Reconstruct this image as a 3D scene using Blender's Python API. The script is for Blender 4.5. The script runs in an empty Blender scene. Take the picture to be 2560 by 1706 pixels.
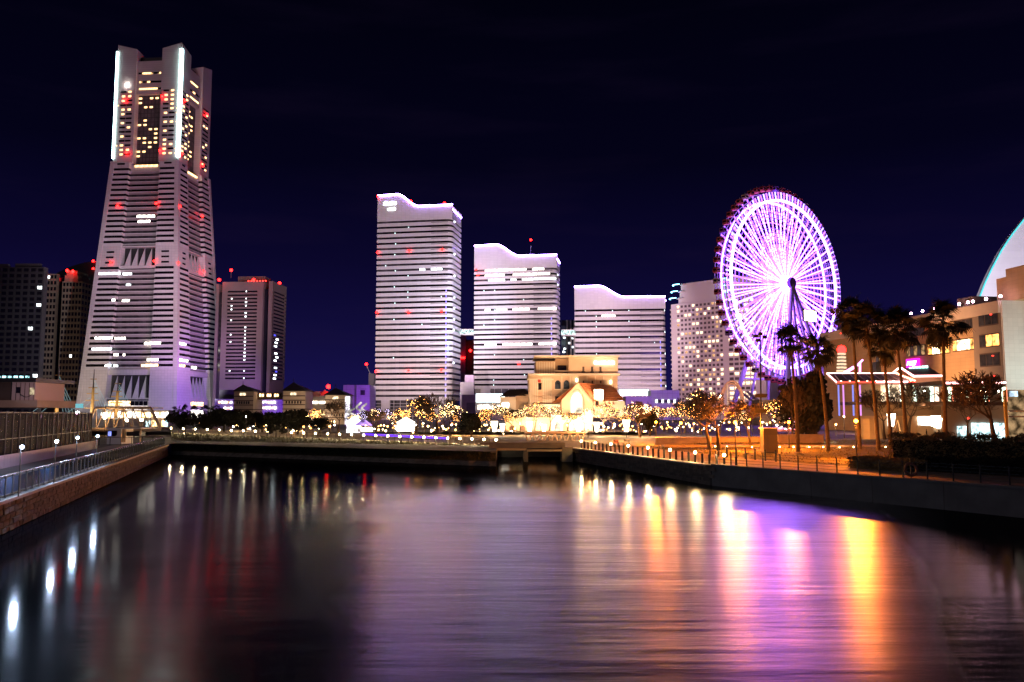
import bpy, bmesh, math, random
from mathutils import Vector, Matrix, Quaternion
R = math.radians
sc = bpy.context.scene
C = sc.collection
random.seed(7)

# ---------------------------------------------------------------- camera
F = 2066.0                      # focal length in pixels of the 2560 px wide photograph
PITCH = R(5.1)
CAMZ = 6.0
cam_d = bpy.data.cameras.new('camera')
cam_d.sensor_width = 36.0
cam_d.lens = 36.0 * F / 2560.0
cam_d.clip_start = 0.5
cam_d.clip_end = 9000.0
cam = bpy.data.objects.new('camera', cam_d)
cam.location = (0, 0, CAMZ)
cam.rotation_euler = (R(90) + PITCH, 0, 0)
C.objects.link(cam)
sc.camera = cam

# ---------------------------------------------------------------- world (night sky)
w = bpy.data.worlds.new('World'); sc.world = w; w.use_nodes = True
nt = w.node_tree; N = nt.nodes; L = nt.links
N.clear()
out = N.new('ShaderNodeOutputWorld')
sky = N.new('ShaderNodeTexSky'); sky.sky_type = 'NISHITA'; sky.sun_disc = False
sky.sun_elevation = R(-8); sky.sun_rotation = R(150)
bg1 = N.new('ShaderNodeBackground'); bg1.inputs[1].default_value = 0.05
L.new(sky.outputs[0], bg1.inputs[0])
tc = N.new('ShaderNodeTexCoord'); sep = N.new('ShaderNodeSeparateXYZ')
L.new(tc.outputs['Generated'], sep.inputs[0])
ramp = N.new('ShaderNodeValToRGB')
el = ramp.color_ramp.elements
el[0].position = 0.0; el[0].color = (0.0095, 0.0068, 0.078, 1)
el[1].position = 0.5; el[1].color = (0.0004, 0.0004, 0.0030, 1)
for p, c in ((0.09, (0.0055, 0.0040, 0.044, 1)), (0.18, (0.0032, 0.0022, 0.023, 1)), (0.29, (0.0012, 0.0009, 0.0085, 1))):
    e = el.new(p); e.color = c
L.new(sep.outputs[2], ramp.inputs[0])
# thin lit cloud wisps
mp = N.new('ShaderNodeMapping'); mp.inputs['Scale'].default_value = (1.6, 1.6, 11.0)
L.new(tc.outputs['Generated'], mp.inputs[0])
nz = N.new('ShaderNodeTexNoise'); nz.inputs['Scale'].default_value = 2.2; nz.inputs['Detail'].default_value = 6
L.new(mp.outputs[0], nz.inputs[0])
cr = N.new('ShaderNodeValToRGB'); cr.color_ramp.elements[0].position = 0.52; cr.color_ramp.elements[1].position = 0.78
cr.color_ramp.elements[1].color = (0.07, 0.07, 0.07, 1)
L.new(nz.outputs[0], cr.inputs[0])
mx = N.new('ShaderNodeMixRGB'); mx.inputs[2].default_value = (0.030, 0.016, 0.050, 1)
L.new(cr.outputs[0], mx.inputs[0]); L.new(ramp.outputs[0], mx.inputs[1])
bg2 = N.new('ShaderNodeBackground'); bg2.inputs[1].default_value = 1.0
L.new(mx.outputs[0], bg2.inputs[0])
add = N.new('ShaderNodeAddShader')
L.new(bg1.outputs[0], add.inputs[0]); L.new(bg2.outputs[0], add.inputs[1]); L.new(add.outputs[0], out.inputs[0])

# ---------------------------------------------------------------- one faint sun (moon and city glow)
sd = bpy.data.lights.new('sun', 'SUN'); sd.energy = 0.09; sd.angle = R(20); sd.color = (1.0, 0.74, 0.78)
so = bpy.data.objects.new('sun', sd); so.rotation_euler = (R(58), 0, R(-28)); C.objects.link(so)

# ---------------------------------------------------------------- colour management
vs = sc.view_settings
vs.view_transform = 'Standard'; vs.look = 'None'; vs.exposure = 0.0; vs.gamma = 1.0; vs.use_curve_mapping = False
cy = sc.cycles
cy.use_denoising = True
try: cy.denoiser = 'OPENIMAGEDENOISE'
except Exception: pass
try: cy.denoising_input_passes = 'RGB_ALBEDO_NORMAL'
except Exception: pass
cy.max_bounces = 5; cy.diffuse_bounces = 2; cy.glossy_bounces = 3; cy.transmission_bounces = 2; cy.transparent_max_bounces = 6
cy.sample_clamp_indirect = 6.0; cy.sample_clamp_direct = 0.0
cy.caustics_reflective = False; cy.caustics_refractive = False
cy.use_light_tree = True

# ---------------------------------------------------------------- pixel <-> place helpers
def ray(px, py):
    a = (px - 1280.0) / F; b = (853.0 - py) / F
    return Vector((a, math.cos(PITCH) - b * math.sin(PITCH), math.sin(PITCH) + b * math.cos(PITCH)))
CAM = Vector((0, 0, CAMZ))
def at(px, py, Y):
    d = ray(px, py); return CAM + d * (Y / d.y)
def gnd(px, py, z):
    d = ray(px, py); return CAM + d * ((z - CAMZ) / d.z)
def hit(px, py, p0, n):
    d = ray(px, py); n = Vector(n); return CAM + d * ((Vector(p0) - CAM).dot(n) / d.dot(n))
def zat(py, Y, px=1280): return at(px, py, Y).z
def xat(px, Y, z=CAMZ):
    # x of the vertical line that shows at px at height z
    dep = Y * math.cos(PITCH) + (z - CAMZ) * math.sin(PITCH)
    return (px - 1280.0) / F * dep

# ---------------------------------------------------------------- materials
_mats = {}
def mat(name, col, rough=0.7, var=0.25, scale=0.6, metal=0.0, bump=0.0, spec=0.5, lines=None, linecol=0.55, bayvar=0.93):
    if name in _mats: return _mats[name]
    m = bpy.data.materials.new(name); m.use_nodes = True
    n = m.node_tree.nodes; l = m.node_tree.links
    b = n['Principled BSDF']; b.inputs['Roughness'].default_value = rough; b.inputs['Metallic'].default_value = metal
    b.inputs['Specular IOR Level'].default_value = spec
    t = n.new('ShaderNodeTexCoord'); ns = n.new('ShaderNodeTexNoise'); ns.inputs['Scale'].default_value = scale
    ns.inputs['Detail'].default_value = 5
    l.new(t.outputs['Object'], ns.inputs[0])
    r = n.new('ShaderNodeValToRGB')
    r.color_ramp.elements[0].position = 0.3; r.color_ramp.elements[1].position = 0.7
    r.color_ramp.elements[0].color = tuple(c * (1 - var) for c in col) + (1,)
    r.color_ramp.elements[1].color = tuple(min(1, c * (1 + var * .6)) for c in col) + (1,)
    l.new(ns.outputs[0], r.inputs[0])
    cout = r.outputs[0]
    if lines:       # joints between cladding panels (w, h metres), on vertical faces
        s = n.new('ShaderNodeSeparateXYZ'); l.new(t.outputs['Object'], s.inputs[0])
        ad = n.new('ShaderNodeMath'); ad.operation = 'ADD'; l.new(s.outputs[0], ad.inputs[0]); l.new(s.outputs[1], ad.inputs[1])
        cb = n.new('ShaderNodeCombineXYZ'); l.new(ad.outputs[0], cb.inputs[0]); l.new(s.outputs[2], cb.inputs[1])
        bt = n.new('ShaderNodeTexBrick'); bt.offset = 0.0
        bt.inputs['Scale'].default_value = 1.0; bt.inputs['Mortar Size'].default_value = lines[2]
        bt.inputs['Brick Width'].default_value = lines[0]; bt.inputs['Row Height'].default_value = lines[1]
        bt.inputs['Color1'].default_value = (1, 1, 1, 1); bt.inputs['Color2'].default_value = (bayvar,) * 3 + (1,)
        bt.inputs['Mortar'].default_value = (linecol,) * 3 + (1,)
        l.new(cb.outputs[0], bt.inputs[0])
        mm = n.new('ShaderNodeMixRGB'); mm.blend_type = 'MULTIPLY'; mm.inputs[0].default_value = 1.0
        l.new(cout, mm.inputs[1]); l.new(bt.outputs[0], mm.inputs[2]); cout = mm.outputs[0]
    l.new(cout, b.inputs['Base Color'])
    if bump:
        bp = n.new('ShaderNodeBump'); bp.inputs['Strength'].default_value = bump; bp.inputs['Distance'].default_value = 0.05
        n2 = n.new('ShaderNodeTexNoise'); n2.inputs['Scale'].default_value = scale * 8; n2.inputs['Detail'].default_value = 6
        l.new(t.outputs['Object'], n2.inputs[0]); l.new(n2.outputs[0], bp.inputs['Height']); l.new(bp.outputs[0], b.inputs['Normal'])
    _mats[name] = m
    return m
def emi(name, col, s, vary=None):
    if name in _mats: return _mats[name]
    m = bpy.data.materials.new(name); m.use_nodes = True
    n = m.node_tree.nodes; l = m.node_tree.links; n.clear()
    o = n.new('ShaderNodeOutputMaterial'); e = n.new('ShaderNodeEmission')
    e.inputs[0].default_value = tuple(col) + (1,); e.inputs[1].default_value = s
    if vary:    # a lit room behind glass: things inside are brighter and darker
        t = n.new('ShaderNodeTexCoord'); v = n.new('ShaderNodeTexNoise'); v.inputs['Scale'].default_value = vary; v.inputs['Detail'].default_value = 4
        l.new(t.outputs['Object'], v.inputs[0])
        r = n.new('ShaderNodeMapRange'); r.inputs[1].default_value = .35; r.inputs[2].default_value = .65
        r.inputs[3].default_value = s * .12; r.inputs[4].default_value = s * 1.6
        l.new(v.outputs[0], r.inputs[0]); l.new(r.outputs[0], e.inputs[1])
    l.new(e.outputs[0], o.inputs[0]); _mats[name] = m
    m.cycles.emission_sampling = 'NONE'      # lamps carry their own light; glowing panes are found by the rays
    return m
def glassmat(name, col, var=0.6, scale=0.35, rough=0.12):
    return mat(name, col, rough, var, scale, 0.0, 0.0, 0.6)

# ---------------------------------------------------------------- mesh builder
class MB:
    def __init__(s): s.v = []; s.f = []
    def quad(s, a, b, c, d):
        i = len(s.v); s.v += [tuple(a), tuple(b), tuple(c), tuple(d)]; s.f.append((i, i+1, i+2, i+3)); return s
    def tri(s, a, b, c):
        i = len(s.v); s.v += [tuple(a), tuple(b), tuple(c)]; s.f.append((i, i+1, i+2)); return s
    def box(s, x0, x1, y0, y1, z0, z1):
        i = len(s.v)
        s.v += [(x0,y0,z0),(x1,y0,z0),(x1,y1,z0),(x0,y1,z0),(x0,y0,z1),(x1,y0,z1),(x1,y1,z1),(x0,y1,z1)]
        s.f += [(i,i+3,i+2,i+1),(i+4,i+5,i+6,i+7),(i,i+1,i+5,i+4),(i+1,i+2,i+6,i+5),(i+2,i+3,i+7,i+6),(i+3,i,i+4,i+7)]
        return s
    def prism(s, poly, z0, z1, poly1=None):
        i = len(s.v); n = len(poly); poly1 = poly1 or poly
        zz = z1 if isinstance(z1, (list, tuple)) else [z1] * n
        s.v += [(p[0], p[1], z0) for p in poly] + [(p[0], p[1], zz[k]) for k, p in enumerate(poly1)]
        s.f.append(tuple(range(i+n-1, i-1, -1))); s.f.append(tuple(range(i+n, i+2*n)))
        for k in range(n): s.f.append((i+k, i+(k+1) % n, i+n+(k+1) % n, i+n+k))
        return s
    def xz(s, poly, y0, y1):     # outline in x,z (counter-clockwise seen from -y) pushed back along y
        i = len(s.v); n = len(poly)
        s.v += [(p[0], y0, p[1]) for p in poly] + [(p[0], y1, p[1]) for p in poly]
        s.f.append(tuple(range(i, i+n))); s.f.append(tuple(range(i+2*n-1, i+n-1, -1)))
        for k in range(n): s.f.append((i+(k+1) % n, i+k, i+n+k, i+n+(k+1) % n))
        return s
    def tube(s, p0, p1, r0, r1=None, n=6, caps=True):
        r1 = r0 if r1 is None else r1
        p0 = Vector(p0); p1 = Vector(p1); d = p1 - p0
        if d.length < 1e-6: return s
        d.normalize(); u = d.orthogonal().normalized(); v = d.cross(u)
        i = len(s.v)
        for k in range(n):
            a = 2*math.pi*k/n; q = u*math.cos(a)+v*math.sin(a)
            s.v.append(tuple(p0+q*r0)); s.v.append(tuple(p1+q*r1))
        for k in range(n):
            j = (k+1) % n; s.f.append((i+2*k, i+2*j, i+2*j+1, i+2*k+1))
        if caps:
            s.f.append(tuple(i+2*k for k in range(n-1, -1, -1))); s.f.append(tuple(i+2*k+1 for k in range(n)))
        return s
    def path(s, pts, r, n=6):
        for a, b in zip(pts, pts[1:]): s.tube(a, b, r, r, n)
        return s
    def ball(s, c, r, n=8, m=5, sz=1.0):
        i = len(s.v); c = Vector(c)
        s.v.append((c.x, c.y, c.z + r*sz))
        for a in range(1, m):
            t = math.pi*a/m
            for k in range(n):
                ph = 2*math.pi*k/n; s.v.append((c.x+r*math.sin(t)*math.cos(ph), c.y+r*math.sin(t)*math.sin(ph), c.z+r*sz*math.cos(t)))
        s.v.append((c.x, c.y, c.z - r*sz)); last = len(s.v)-1
        for k in range(n): s.f.append((i, i+1+k, i+1+(k+1) % n))
        for a in range(m-2):
            for k in range(n):
                q = i+1+a*n; s.f.append((q+k, q+n+k, q+n+(k+1) % n, q+(k+1) % n))
        q = i+1+(m-2)*n
        for k in range(n): s.f.append((q+k, last, q+(k+1) % n))
        return s
    def octa(s, c, r):
        i = len(s.v); x, y, z = c
        s.v += [(x+r,y,z),(x-r,y,z),(x,y+r,z),(x,y-r,z),(x,y,z+r),(x,y,z-r)]
        s.f += [(i,i+2,i+4),(i+2,i+1,i+4),(i+1,i+3,i+4),(i+3,i,i+4),(i+2,i,i+5),(i+1,i+2,i+5),(i+3,i+1,i+5),(i,i+3,i+5)]
        return s
    def mesh(s, name, m, smooth=False):
        me = bpy.data.meshes.new(name); me.from_pydata(s.v, [], s.f)
        if m: me.materials.append(m)
        if smooth:
            for p in me.polygons: p.use_smooth = True
        me.update(); return me
    def build(s, name, m, parent=None, loc=(0,0,0), smooth=False, off=None):
        if off is not None: s.v = [(a[0]-off[0], a[1]-off[1], a[2]-off[2]) for a in s.v]
        return inst(name, s.mesh(name, m, smooth), parent, loc)
def inst(name, me, parent=None, loc=(0,0,0), rot=(0,0,0), scale=(1,1,1)):
    o = bpy.data.objects.new(name, me); C.objects.link(o)
    if parent is not None: o.parent = parent
    o.location = loc; o.rotation_euler = rot; o.scale = scale
    return o
def tag(o, label=None, cat=None, group=None, kind=None):
    if label: o['label'] = label
    if cat: o['category'] = cat
    if group: o['group'] = group
    if kind: o['kind'] = kind
    return o
def thing(name, label, cat, loc=(0,0,0), rz=0.0, group=None):
    o = bpy.data.objects.new(name, None); o.empty_display_size = 0.5; C.objects.link(o)
    o.location = loc; o.rotation_euler = (0, 0, rz)
    return tag(o, label, cat, group)
def copy_tree(o, parent=None):
    c = o.copy(); C.objects.link(c)
    if parent is not None: c.parent = parent
    for ch in list(o.children): copy_tree(ch, c)
    return c
def local(t, p):     # world point -> the thing's own coordinates
    q = Vector(p) - t.location
    return Matrix.Rotation(-t.rotation_euler[2], 3, 'Z') @ q
def boxpx(name, t, x0, x1, ytop, ybot, Y, depth, m, back=0.0):
    # a box whose front stands at distance Y+back and shows between these pixels, set into thing t (unrotated)
    Y0 = Y + back; zb = zat(ybot, Y0); zt = zat(ytop, Y0)
    a = xat(x0, Y0, zb); b = xat(x1, Y0, zb); l = t.location
    return MB().box(a-l.x, b-l.x, Y0-l.y, Y0+depth-l.y, zb-l.z, zt-l.z).build(name, m, t)
def inset(poly, d):
    n = len(poly); res = []
    for k in range(n):
        p = Vector(poly[k-1][:2]); q = Vector(poly[k][:2]); r = Vector(poly[(k+1) % n][:2])
        e1 = (q-p).normalized(); e2 = (r-q).normalized()
        n1 = Vector((-e1.y, e1.x)); n2 = Vector((-e2.y, e2.x)); b = (n1+n2)
        if b.length < 1e-6: b = n1
        b.normalize(); c = max(0.3, b.dot(n1)); res.append(tuple(q + b*(d/c)))
    return res

def spot(name, pos, tgt, power, col, ang=60, blend=0.6, size=1.5):
    ld = bpy.data.lights.new(name, 'SPOT'); ld.energy = power; ld.color = col
    ld.spot_size = R(ang); ld.spot_blend = blend; ld.shadow_soft_size = size
    o = bpy.data.objects.new(name, ld); C.objects.link(o); o.location = pos
    o.rotation_euler = (Vector(tgt)-Vector(pos)).to_track_quat('-Z', 'Y').to_euler()
    return o

_pl = {}
def bulb_light(parent, loc, r, L_, col):      # the light a lamp bulb of radius r and radiance L_ gives off
    key = (round(r, 4), round(L_), tuple(col))
    if key not in _pl:
        d = bpy.data.lights.new('bulb', 'POINT'); d.energy = 3.0*4*math.pi**2*r*r*L_; d.color = col; d.shadow_soft_size = r; _pl[key] = d
    o = bpy.data.objects.new('bulb_light', _pl[key]); C.objects.link(o); o.parent = parent; o.location = loc
    return o
ORD = 'first second third fourth fifth sixth seventh eighth ninth tenth eleventh twelfth thirteenth fourteenth fifteenth sixteenth seventeenth eighteenth nineteenth twentieth twenty-first twenty-second twenty-third twenty-fourth twenty-fifth twenty-sixth twenty-seventh twenty-eighth'.split()
# common materials
M_dark = mat('dark_metal', (0.02, 0.02, 0.022), 0.45, 0.3, 2.0)
M_steel = mat('grey_steel', (0.25, 0.25, 0.27), 0.4, 0.2, 2.0, 0.6)
M_white = mat('white_paint', (0.78, 0.76, 0.74), 0.55, 0.12, 0.8)
M_red = emi('beacon_red', (1.0, 0.006, 0.005), 28.0)
M_warm = emi('window_warm', (1.0, 0.62, 0.28), 5.0, 0.8)
M_cool = emi('window_cool', (0.86, 0.97, 1.0), 5.0, 0.7)
M_wwhite = emi('window_white', (1.0, 0.93, 0.80), 9.0, 0.5)
M_led = emi('led_white', (0.40, 0.22, 1.0), 55.0)
# ================================================================= GROUND, WATER, QUAYS
ZQ = 1.7                                    # quay level above the water
def V2(v): return (v[0], v[1])
LW0 = (-12.6, 0.0); LW1 = (-25.0, 40.0); LW2 = (-50.0, 121.0)       # left quay edge
RW2 = (7.9, 109.0); RW1 = (17.0, 71.0); RW0 = (30.0, 48.6); RWN = (58.0, 0.0)   # right quay edge
def lerp(a, b, t): return a + (b - a) * t
def bankpt(t):      # far bank: waterline, path edge with its height
    px = lerp(428, 1240, t)
    wl = gnd(px, lerp(1137, 1167, t), 0.0)
    py = lerp(1071, 1100, t); Y = lerp(152, 117, t)
    lp = at(px, py, Y)
    return wl, lp
GX0 = xat(1243, 108.0, 0); GX1 = xat(1404, 106.0, 0)
basin = [(-12.6, -80), LW0, LW1, LW2]
for i in range(0, 13): basin.append(V2(bankpt(i/12)[0]))
basin += [(GX0, 108.5), (GX0, 124), (GX1, 124), (GX1, 107.5), RW2, RW1, RW0, RWN, (90, -55), (90, -80)]

def fill_with_hole(outer, hole, z, name, m):
    bm = bmesh.new(); es = []
    for loop in (outer, hole):
        vs_ = [bm.verts.new((p[0], p[1], z)) for p in loop]
        es += [bm.edges.new((vs_[i], vs_[(i+1) % len(vs_)])) for i in range(len(vs_))]
    bmesh.ops.triangle_fill(bm, edges=es, use_beauty=True)
    bmesh.ops.recalc_face_normals(bm, faces=bm.faces)
    me = bpy.data.meshes.new(name); bm.to_mesh(me); bm.free()
    if me.polygons and me.polygons[0].normal.z < 0: me.flip_normals()
    me.materials.append(m); return inst(name, me)
M_ground = mat('paving_ground', (0.16, 0.14, 0.12), 0.8, 0.3, 0.12)
tag(fill_with_hole([(-5000, -3000), (5000, -3000), (5000, 6000), (-5000, 6000)], basin, ZQ, 'ground', M_ground), kind='structure')

# water: calm under the far bank and the left quay, ruffled by wind in the open middle
wm = bpy.data.materials.new('water'); wm.use_nodes = True
n = wm.node_tree.nodes; l = wm.node_tree.links; b = n['Principled BSDF']
geo = n.new('ShaderNodeNewGeometry'); sp = n.new('ShaderNodeSeparateXYZ'); l.new(geo.outputs['Position'], sp.inputs[0])
def mth(op, a, b_=None, c=None):
    k = n.new('ShaderNodeMath'); k.operation = op
    for i_, v in enumerate((a, b_, c)):
        if v is None: continue
        if isinstance(v, (int, float)): k.inputs[i_].default_value = v
        else: l.new(v, k.inputs[i_])
    return k.outputs[0]
def mrange(v, a0, a1, b0, b1):
    k = n.new('ShaderNodeMapRange'); k.interpolation_type = 'SMOOTHSTEP'; l.new(v, k.inputs[0])
    for i_, q in enumerate((a0, a1, b0, b1)): k.inputs[i_+1].default_value = q
    return k.outputs[0]
pn = n.new('ShaderNodeTexNoise'); pn.inputs['Scale'].default_value = 0.05; pn.inputs['Detail'].default_value = 4
l.new(geo.outputs['Position'], pn.inputs[0])
wob = mth('MULTIPLY', mth('SUBTRACT', pn.outputs[0], 0.5), 26.0)
fy = mrange(mth('ADD', sp.outputs[1], wob), 50, 78, 1.0, 0.0)
fx = mrange(mth('ADD', mth('ADD', sp.outputs[0], mth('MULTIPLY', sp.outputs[1], 0.17)), mth('MULTIPLY', wob, .5)), -13.0, 8.0, 0.0, 1.0)
fr_ = mrange(mth('SUBTRACT', mth('ADD', sp.outputs[0], mth('MULTIPLY', wob, .12)), mth('MULTIPLY', sp.outputs[1], 0.40)), 0.0, 6.5, 1.0, 0.0)  # mask that dims the reflections towards the right quay
wind = mth('MULTIPLY', mth('MULTIPLY', fy, fx), fr_)
wn = n.new('ShaderNodeTexWhiteNoise'); wn.noise_dimensions = '3D'; l.new(geo.outputs['Position'], wn.inputs['Vector'])
rg = mth('ADD', mth('MULTIPLY', wind, mth('ADD', mth('MULTIPLY', wn.outputs['Value'], 0.14), 0.185)), 0.080)
m1 = n.new('ShaderNodeMapping'); m1.inputs['Scale'].default_value = (0.22, 1.5, 1); l.new(geo.outputs['Position'], m1.inputs[0])
w1 = n.new('ShaderNodeTexNoise'); w1.inputs['Scale'].default_value = 1.0; w1.inputs['Detail'].default_value = 5; w1.inputs['Roughness'].default_value = .6
l.new(m1.outputs[0], w1.inputs[0])
m2 = n.new('ShaderNodeMapping'); m2.inputs['Scale'].default_value = (0.05, 0.33, 1); m2.inputs['Rotation'].default_value = (0, 0, R(7)); l.new(geo.outputs['Position'], m2.inputs[0])
w2 = n.new('ShaderNodeTexNoise'); w2.inputs['Scale'].default_value = 1.0; w2.inputs['Detail'].default_value = 3
l.new(m2.outputs[0], w2.inputs[0])
hh = mth('ADD', mth('MULTIPLY', w1.outputs[0], 0.06), mth('MULTIPLY', w2.outputs[0], 0.16))
bp = n.new('ShaderNodeBump'); bp.inputs['Distance'].default_value = 1.0
l.new(hh, bp.inputs['Height']); l.new(mth('ADD', mth('MULTIPLY', wind, 0.40), 0.03), bp.inputs['Strength'])
fr = n.new('ShaderNodeFresnel'); fr.inputs['IOR'].default_value = 1.33; l.new(bp.outputs[0], fr.inputs['Normal'])
gl_ = n.new('ShaderNodeBsdfGlossy'); gl_.distribution = 'GGX'; gl_.inputs['Color'].default_value = (1, 1, 1, 1); l.new(rg, gl_.inputs['Roughness']); l.new(bp.outputs[0], gl_.inputs['Normal'])
df_ = n.new('ShaderNodeBsdfDiffuse'); df_.inputs['Color'].default_value = (0.0025, 0.003, 0.005, 1)
mxs = n.new('ShaderNodeMixShader'); l.new(mth('MULTIPLY', fr.outputs[0], mth('ADD', mth('MULTIPLY', wind, 1.5), .20)), mxs.inputs[0]); l.new(df_.outputs[0], mxs.inputs[1]); l.new(gl_.outputs[0], mxs.inputs[2])  # reflection strength painted by zone, weak outside the ruffled middle
l.new(mxs.outputs[0], n['Material Output'].inputs['Surface']); n.remove(b)
tag(MB().quad((-140, -80, 0), (100, -80, 0), (100, 175, 0), (-140, 175, 0)).build('water', wm), kind='structure')

# ---------------------------------------------------------------- far bank with its path
M_grass = mat('bank_grass', (0.075, 0.065, 0.022), 0.95, 0.5, 0.8, bump=0.6)
M_rock = mat('shore_stone', (0.22, 0.19, 0.15), 0.9, 0.5, 1.5, bump=0.6)
M_path = mat('path_paving', (0.24, 0.18, 0.12), 0.8, 0.25, 0.5)
NB = 48
cols = []
for i in range(NB+1):
    t = i/NB; wl, lp = bankpt(t); zp = lp.z - 0.8
    d = Vector((lp.x-wl.x, lp.y-wl.y, 0)); L_ = d.length; d.normalize()
    jit = 0.25*math.sin(i*1.7)+.15*math.sin(i*4.1)
    cols.append([Vector((wl.x, wl.y, -0.6)), Vector((wl.x, wl.y, 0.02)) + d*(0.3+jit*.3), Vector((wl.x, wl.y, 0.5)) + d*(1.5+jit),
                 Vector((wl.x, wl.y, 0)) + d*(L_*.55) + Vector((0, 0, lerp(.5, zp, .62))),
                 Vector((lp.x, lp.y, zp)) - d*1.2, Vector((lp.x, lp.y, zp+.02)) + d*4.0, Vector((lp.x, lp.y, zp-.05)) + d*60])
def strip(name, a, b_, m, kind='structure'):
    mb = MB()
    for i in range(NB): mb.quad(cols[i][a], cols[i+1][a], cols[i+1][b_], cols[i][b_])
    return tag(mb.build(name, m), kind=kind)
st = strip('shore', 0, 1, M_rock); 
mb = MB()
for i in range(NB):
    for a in (2, 3): mb.quad(cols[i][a], cols[i+1][a], cols[i+1][a+1], cols[i][a+1])
tag(mb.build('bank', M_grass), kind='structure')
mb = MB()
for i in range(NB): mb.quad(cols[i][1], cols[i+1][1], cols[i+1][2], cols[i][2])
tag(mb.build('shore_slope', M_rock), kind='structure')
strip('path', 4, 5, M_path)
# behind the path: the raised plaza the towers stand on
M_plaza = mat('plaza_paving', (0.20, 0.17, 0.15), 0.75, 0.3, 0.2)
strip('terrace', 5, 6, M_plaza)
ZP = cols[NB//2][6].z
tag(MB().quad((-1500, 178, 2.35), (32, 178, 2.35), (32, 1500, 2.35), (-1500, 1500, 2.35)).build('plaza', M_plaza), kind='structure')
# tufts of dry grass on the bank
mb = MB(); rnd = random.Random(3)
for k in range(5200):
    t = rnd.random()*.999; i = int(t*NB); u = t*NB-i; s = rnd.random()
    a = cols[i][2].lerp(cols[i+1][2], u); c = cols[i][3].lerp(cols[i+1][3], u); e = cols[i][4].lerp(cols[i+1][4], u)
    p = a.lerp(c, s*2) if s < .5 else c.lerp(e, s*2-1)
    h = rnd.uniform(.12, .38); wv = rnd.uniform(.03, .09); an = rnd.random()*3.14
    dx, dy = wv*math.cos(an), wv*math.sin(an); lx, ly = rnd.uniform(-.12, .12), rnd.uniform(-.12, .12)
    mb.tri((p.x-dx, p.y-dy, p.z-.05), (p.x+dx, p.y+dy, p.z-.05), (p.x+lx, p.y+ly, p.z+h))
tag(mb.build('grass', M_grass), 'dry grass tufts growing on the sloping far bank', 'grass', kind='stuff')

# ---------------------------------------------------------------- quay walls of single stones
M_stoneA = mat('quay_stone', (0.12, 0.095, 0.075), 0.9, 0.45, 1.6, bump=0.8)
M_stoneB = mat('quay_stone_pale', (0.17, 0.13, 0.10), 0.9, 0.4, 1.6, bump=0.8)
M_mortar = mat('mortar', (0.06, 0.05, 0.045), 0.95, 0.3, 2.0)
M_coping = mat('coping_stone', (0.42, 0.35, 0.31), 0.7, 0.2, 1.2, bump=.2)
M_conc = mat('concrete', (0.17, 0.155, 0.14), 0.85, 0.35, 0.5, bump=.4)
def stone_mesh(w_, h_, seed, m):
    r = random.Random(seed); mb = MB(); e = .035
    j = lambda: r.uniform(-.02, .02)
    b4 = [(-w_/2, 0, 0), (w_/2, 0, 0), (w_/2, 0, h_), (-w_/2, 0, h_)]
    f4 = [(-w_/2+e+j(), -.07+j(), e+j()), (w_/2-e+j(), -.07+j(), e+j()), (w_/2-e+j(), -.07+j(), h_-e+j()), (-w_/2+e+j(), -.07+j(), h_-e+j())]
    mb.v = b4+f4; mb.f = [(4,5,6,7), (0,1,5,4), (1,2,6,5), (2,3,7,6), (3,0,4,7)]
    return mb.mesh('stone', m)
STW = [0.5, 0.62, 0.74, 0.88, 1.02]
STM = [[stone_mesh(w_-.03, .30, 10*k+q, (M_stoneA, M_stoneB)[q % 2]) for q in range(4)] for k, w_ in enumerate(STW)]
def stone_wall(t, a, b_, base_z, courses, limit, rnd, wscale=1.0):
    a = Vector((a[0], a[1], 0)); b_ = Vector((b_[0], b_[1], 0)); d = b_-a; Lw = d.length; d.normalize()
    ang = math.atan2(d.y, d.x); lst = []
    for c_ in range(courses):
        x = rnd.uniform(0, .4)
        while x < Lw-.5:
            k = rnd.randrange(5); w_ = STW[k]*wscale
            lst.append((x+w_/2, c_, k, w_)); x += w_
    lst.sort(key=lambda q: (a+d*q[0]).y)
    rest = MB(); cnt = 0
    for x, c_, k, w_ in lst:
        p = a + d*x; z = base_z+.31*c_; me = STM[k][rnd.randrange(4)]
        if cnt < limit:
            o = inst('stone', me, t, local(t, (p.x, p.y, z)), (0, 0, ang-t.rotation_euler[2]), (wscale, rnd.uniform(.8, 1.5), 1)); cnt += 1
        else:
            i0 = len(rest.v); rt = Matrix.Rotation(ang, 3, 'Z')
            for v in me.vertices:
                q = rt @ Vector((v.co.x*wscale, v.co.y, v.co.z)); q += Vector((p.x, p.y, z)); rest.v.append(tuple(local(t, q)))
            for f in me.polygons: rest.f.append(tuple(i0+v for v in f.vertices))
    if rest.v: tag(rest.build('stone_courses', M_stoneA, t), kind='stuff')
    return cnt
rs = random.Random(5)
# the left wall is walked from far to near so that its outer face looks at the water
t = thing('quay_wall', 'long left quay wall of rough brown stones with pale coping under the railing', 'wall', (-25, 40, 0))
def wall_core(t, pts, z0, z1, thick, m, name='wall_core', side=1):
    mb = MB()
    for p, q in zip(pts, pts[1:]):
        p = Vector((p[0], p[1])); q = Vector((q[0], q[1])); d = (q-p).normalized(); nn = Vector((-d.y, d.x))*thick*side
        i = len(mb.v)
        for zz in (z0, z1):
            for c_ in (p, q, q+nn, p+nn): mb.v.append(tuple(local(t, (c_.x, c_.y, zz))))
        mb.f += [(i,i+3,i+2,i+1), (i+4,i+5,i+6,i+7), (i,i+1,i+5,i+4), (i+1,i+2,i+6,i+5), (i+2,i+3,i+7,i+6), (i+3,i,i+4,i+7)]
    return mb.build(name, m, t)
wall_core(t, [LW0, LW1, LW2], -1.0, ZQ-.18, 0.6, M_mortar)
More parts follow.
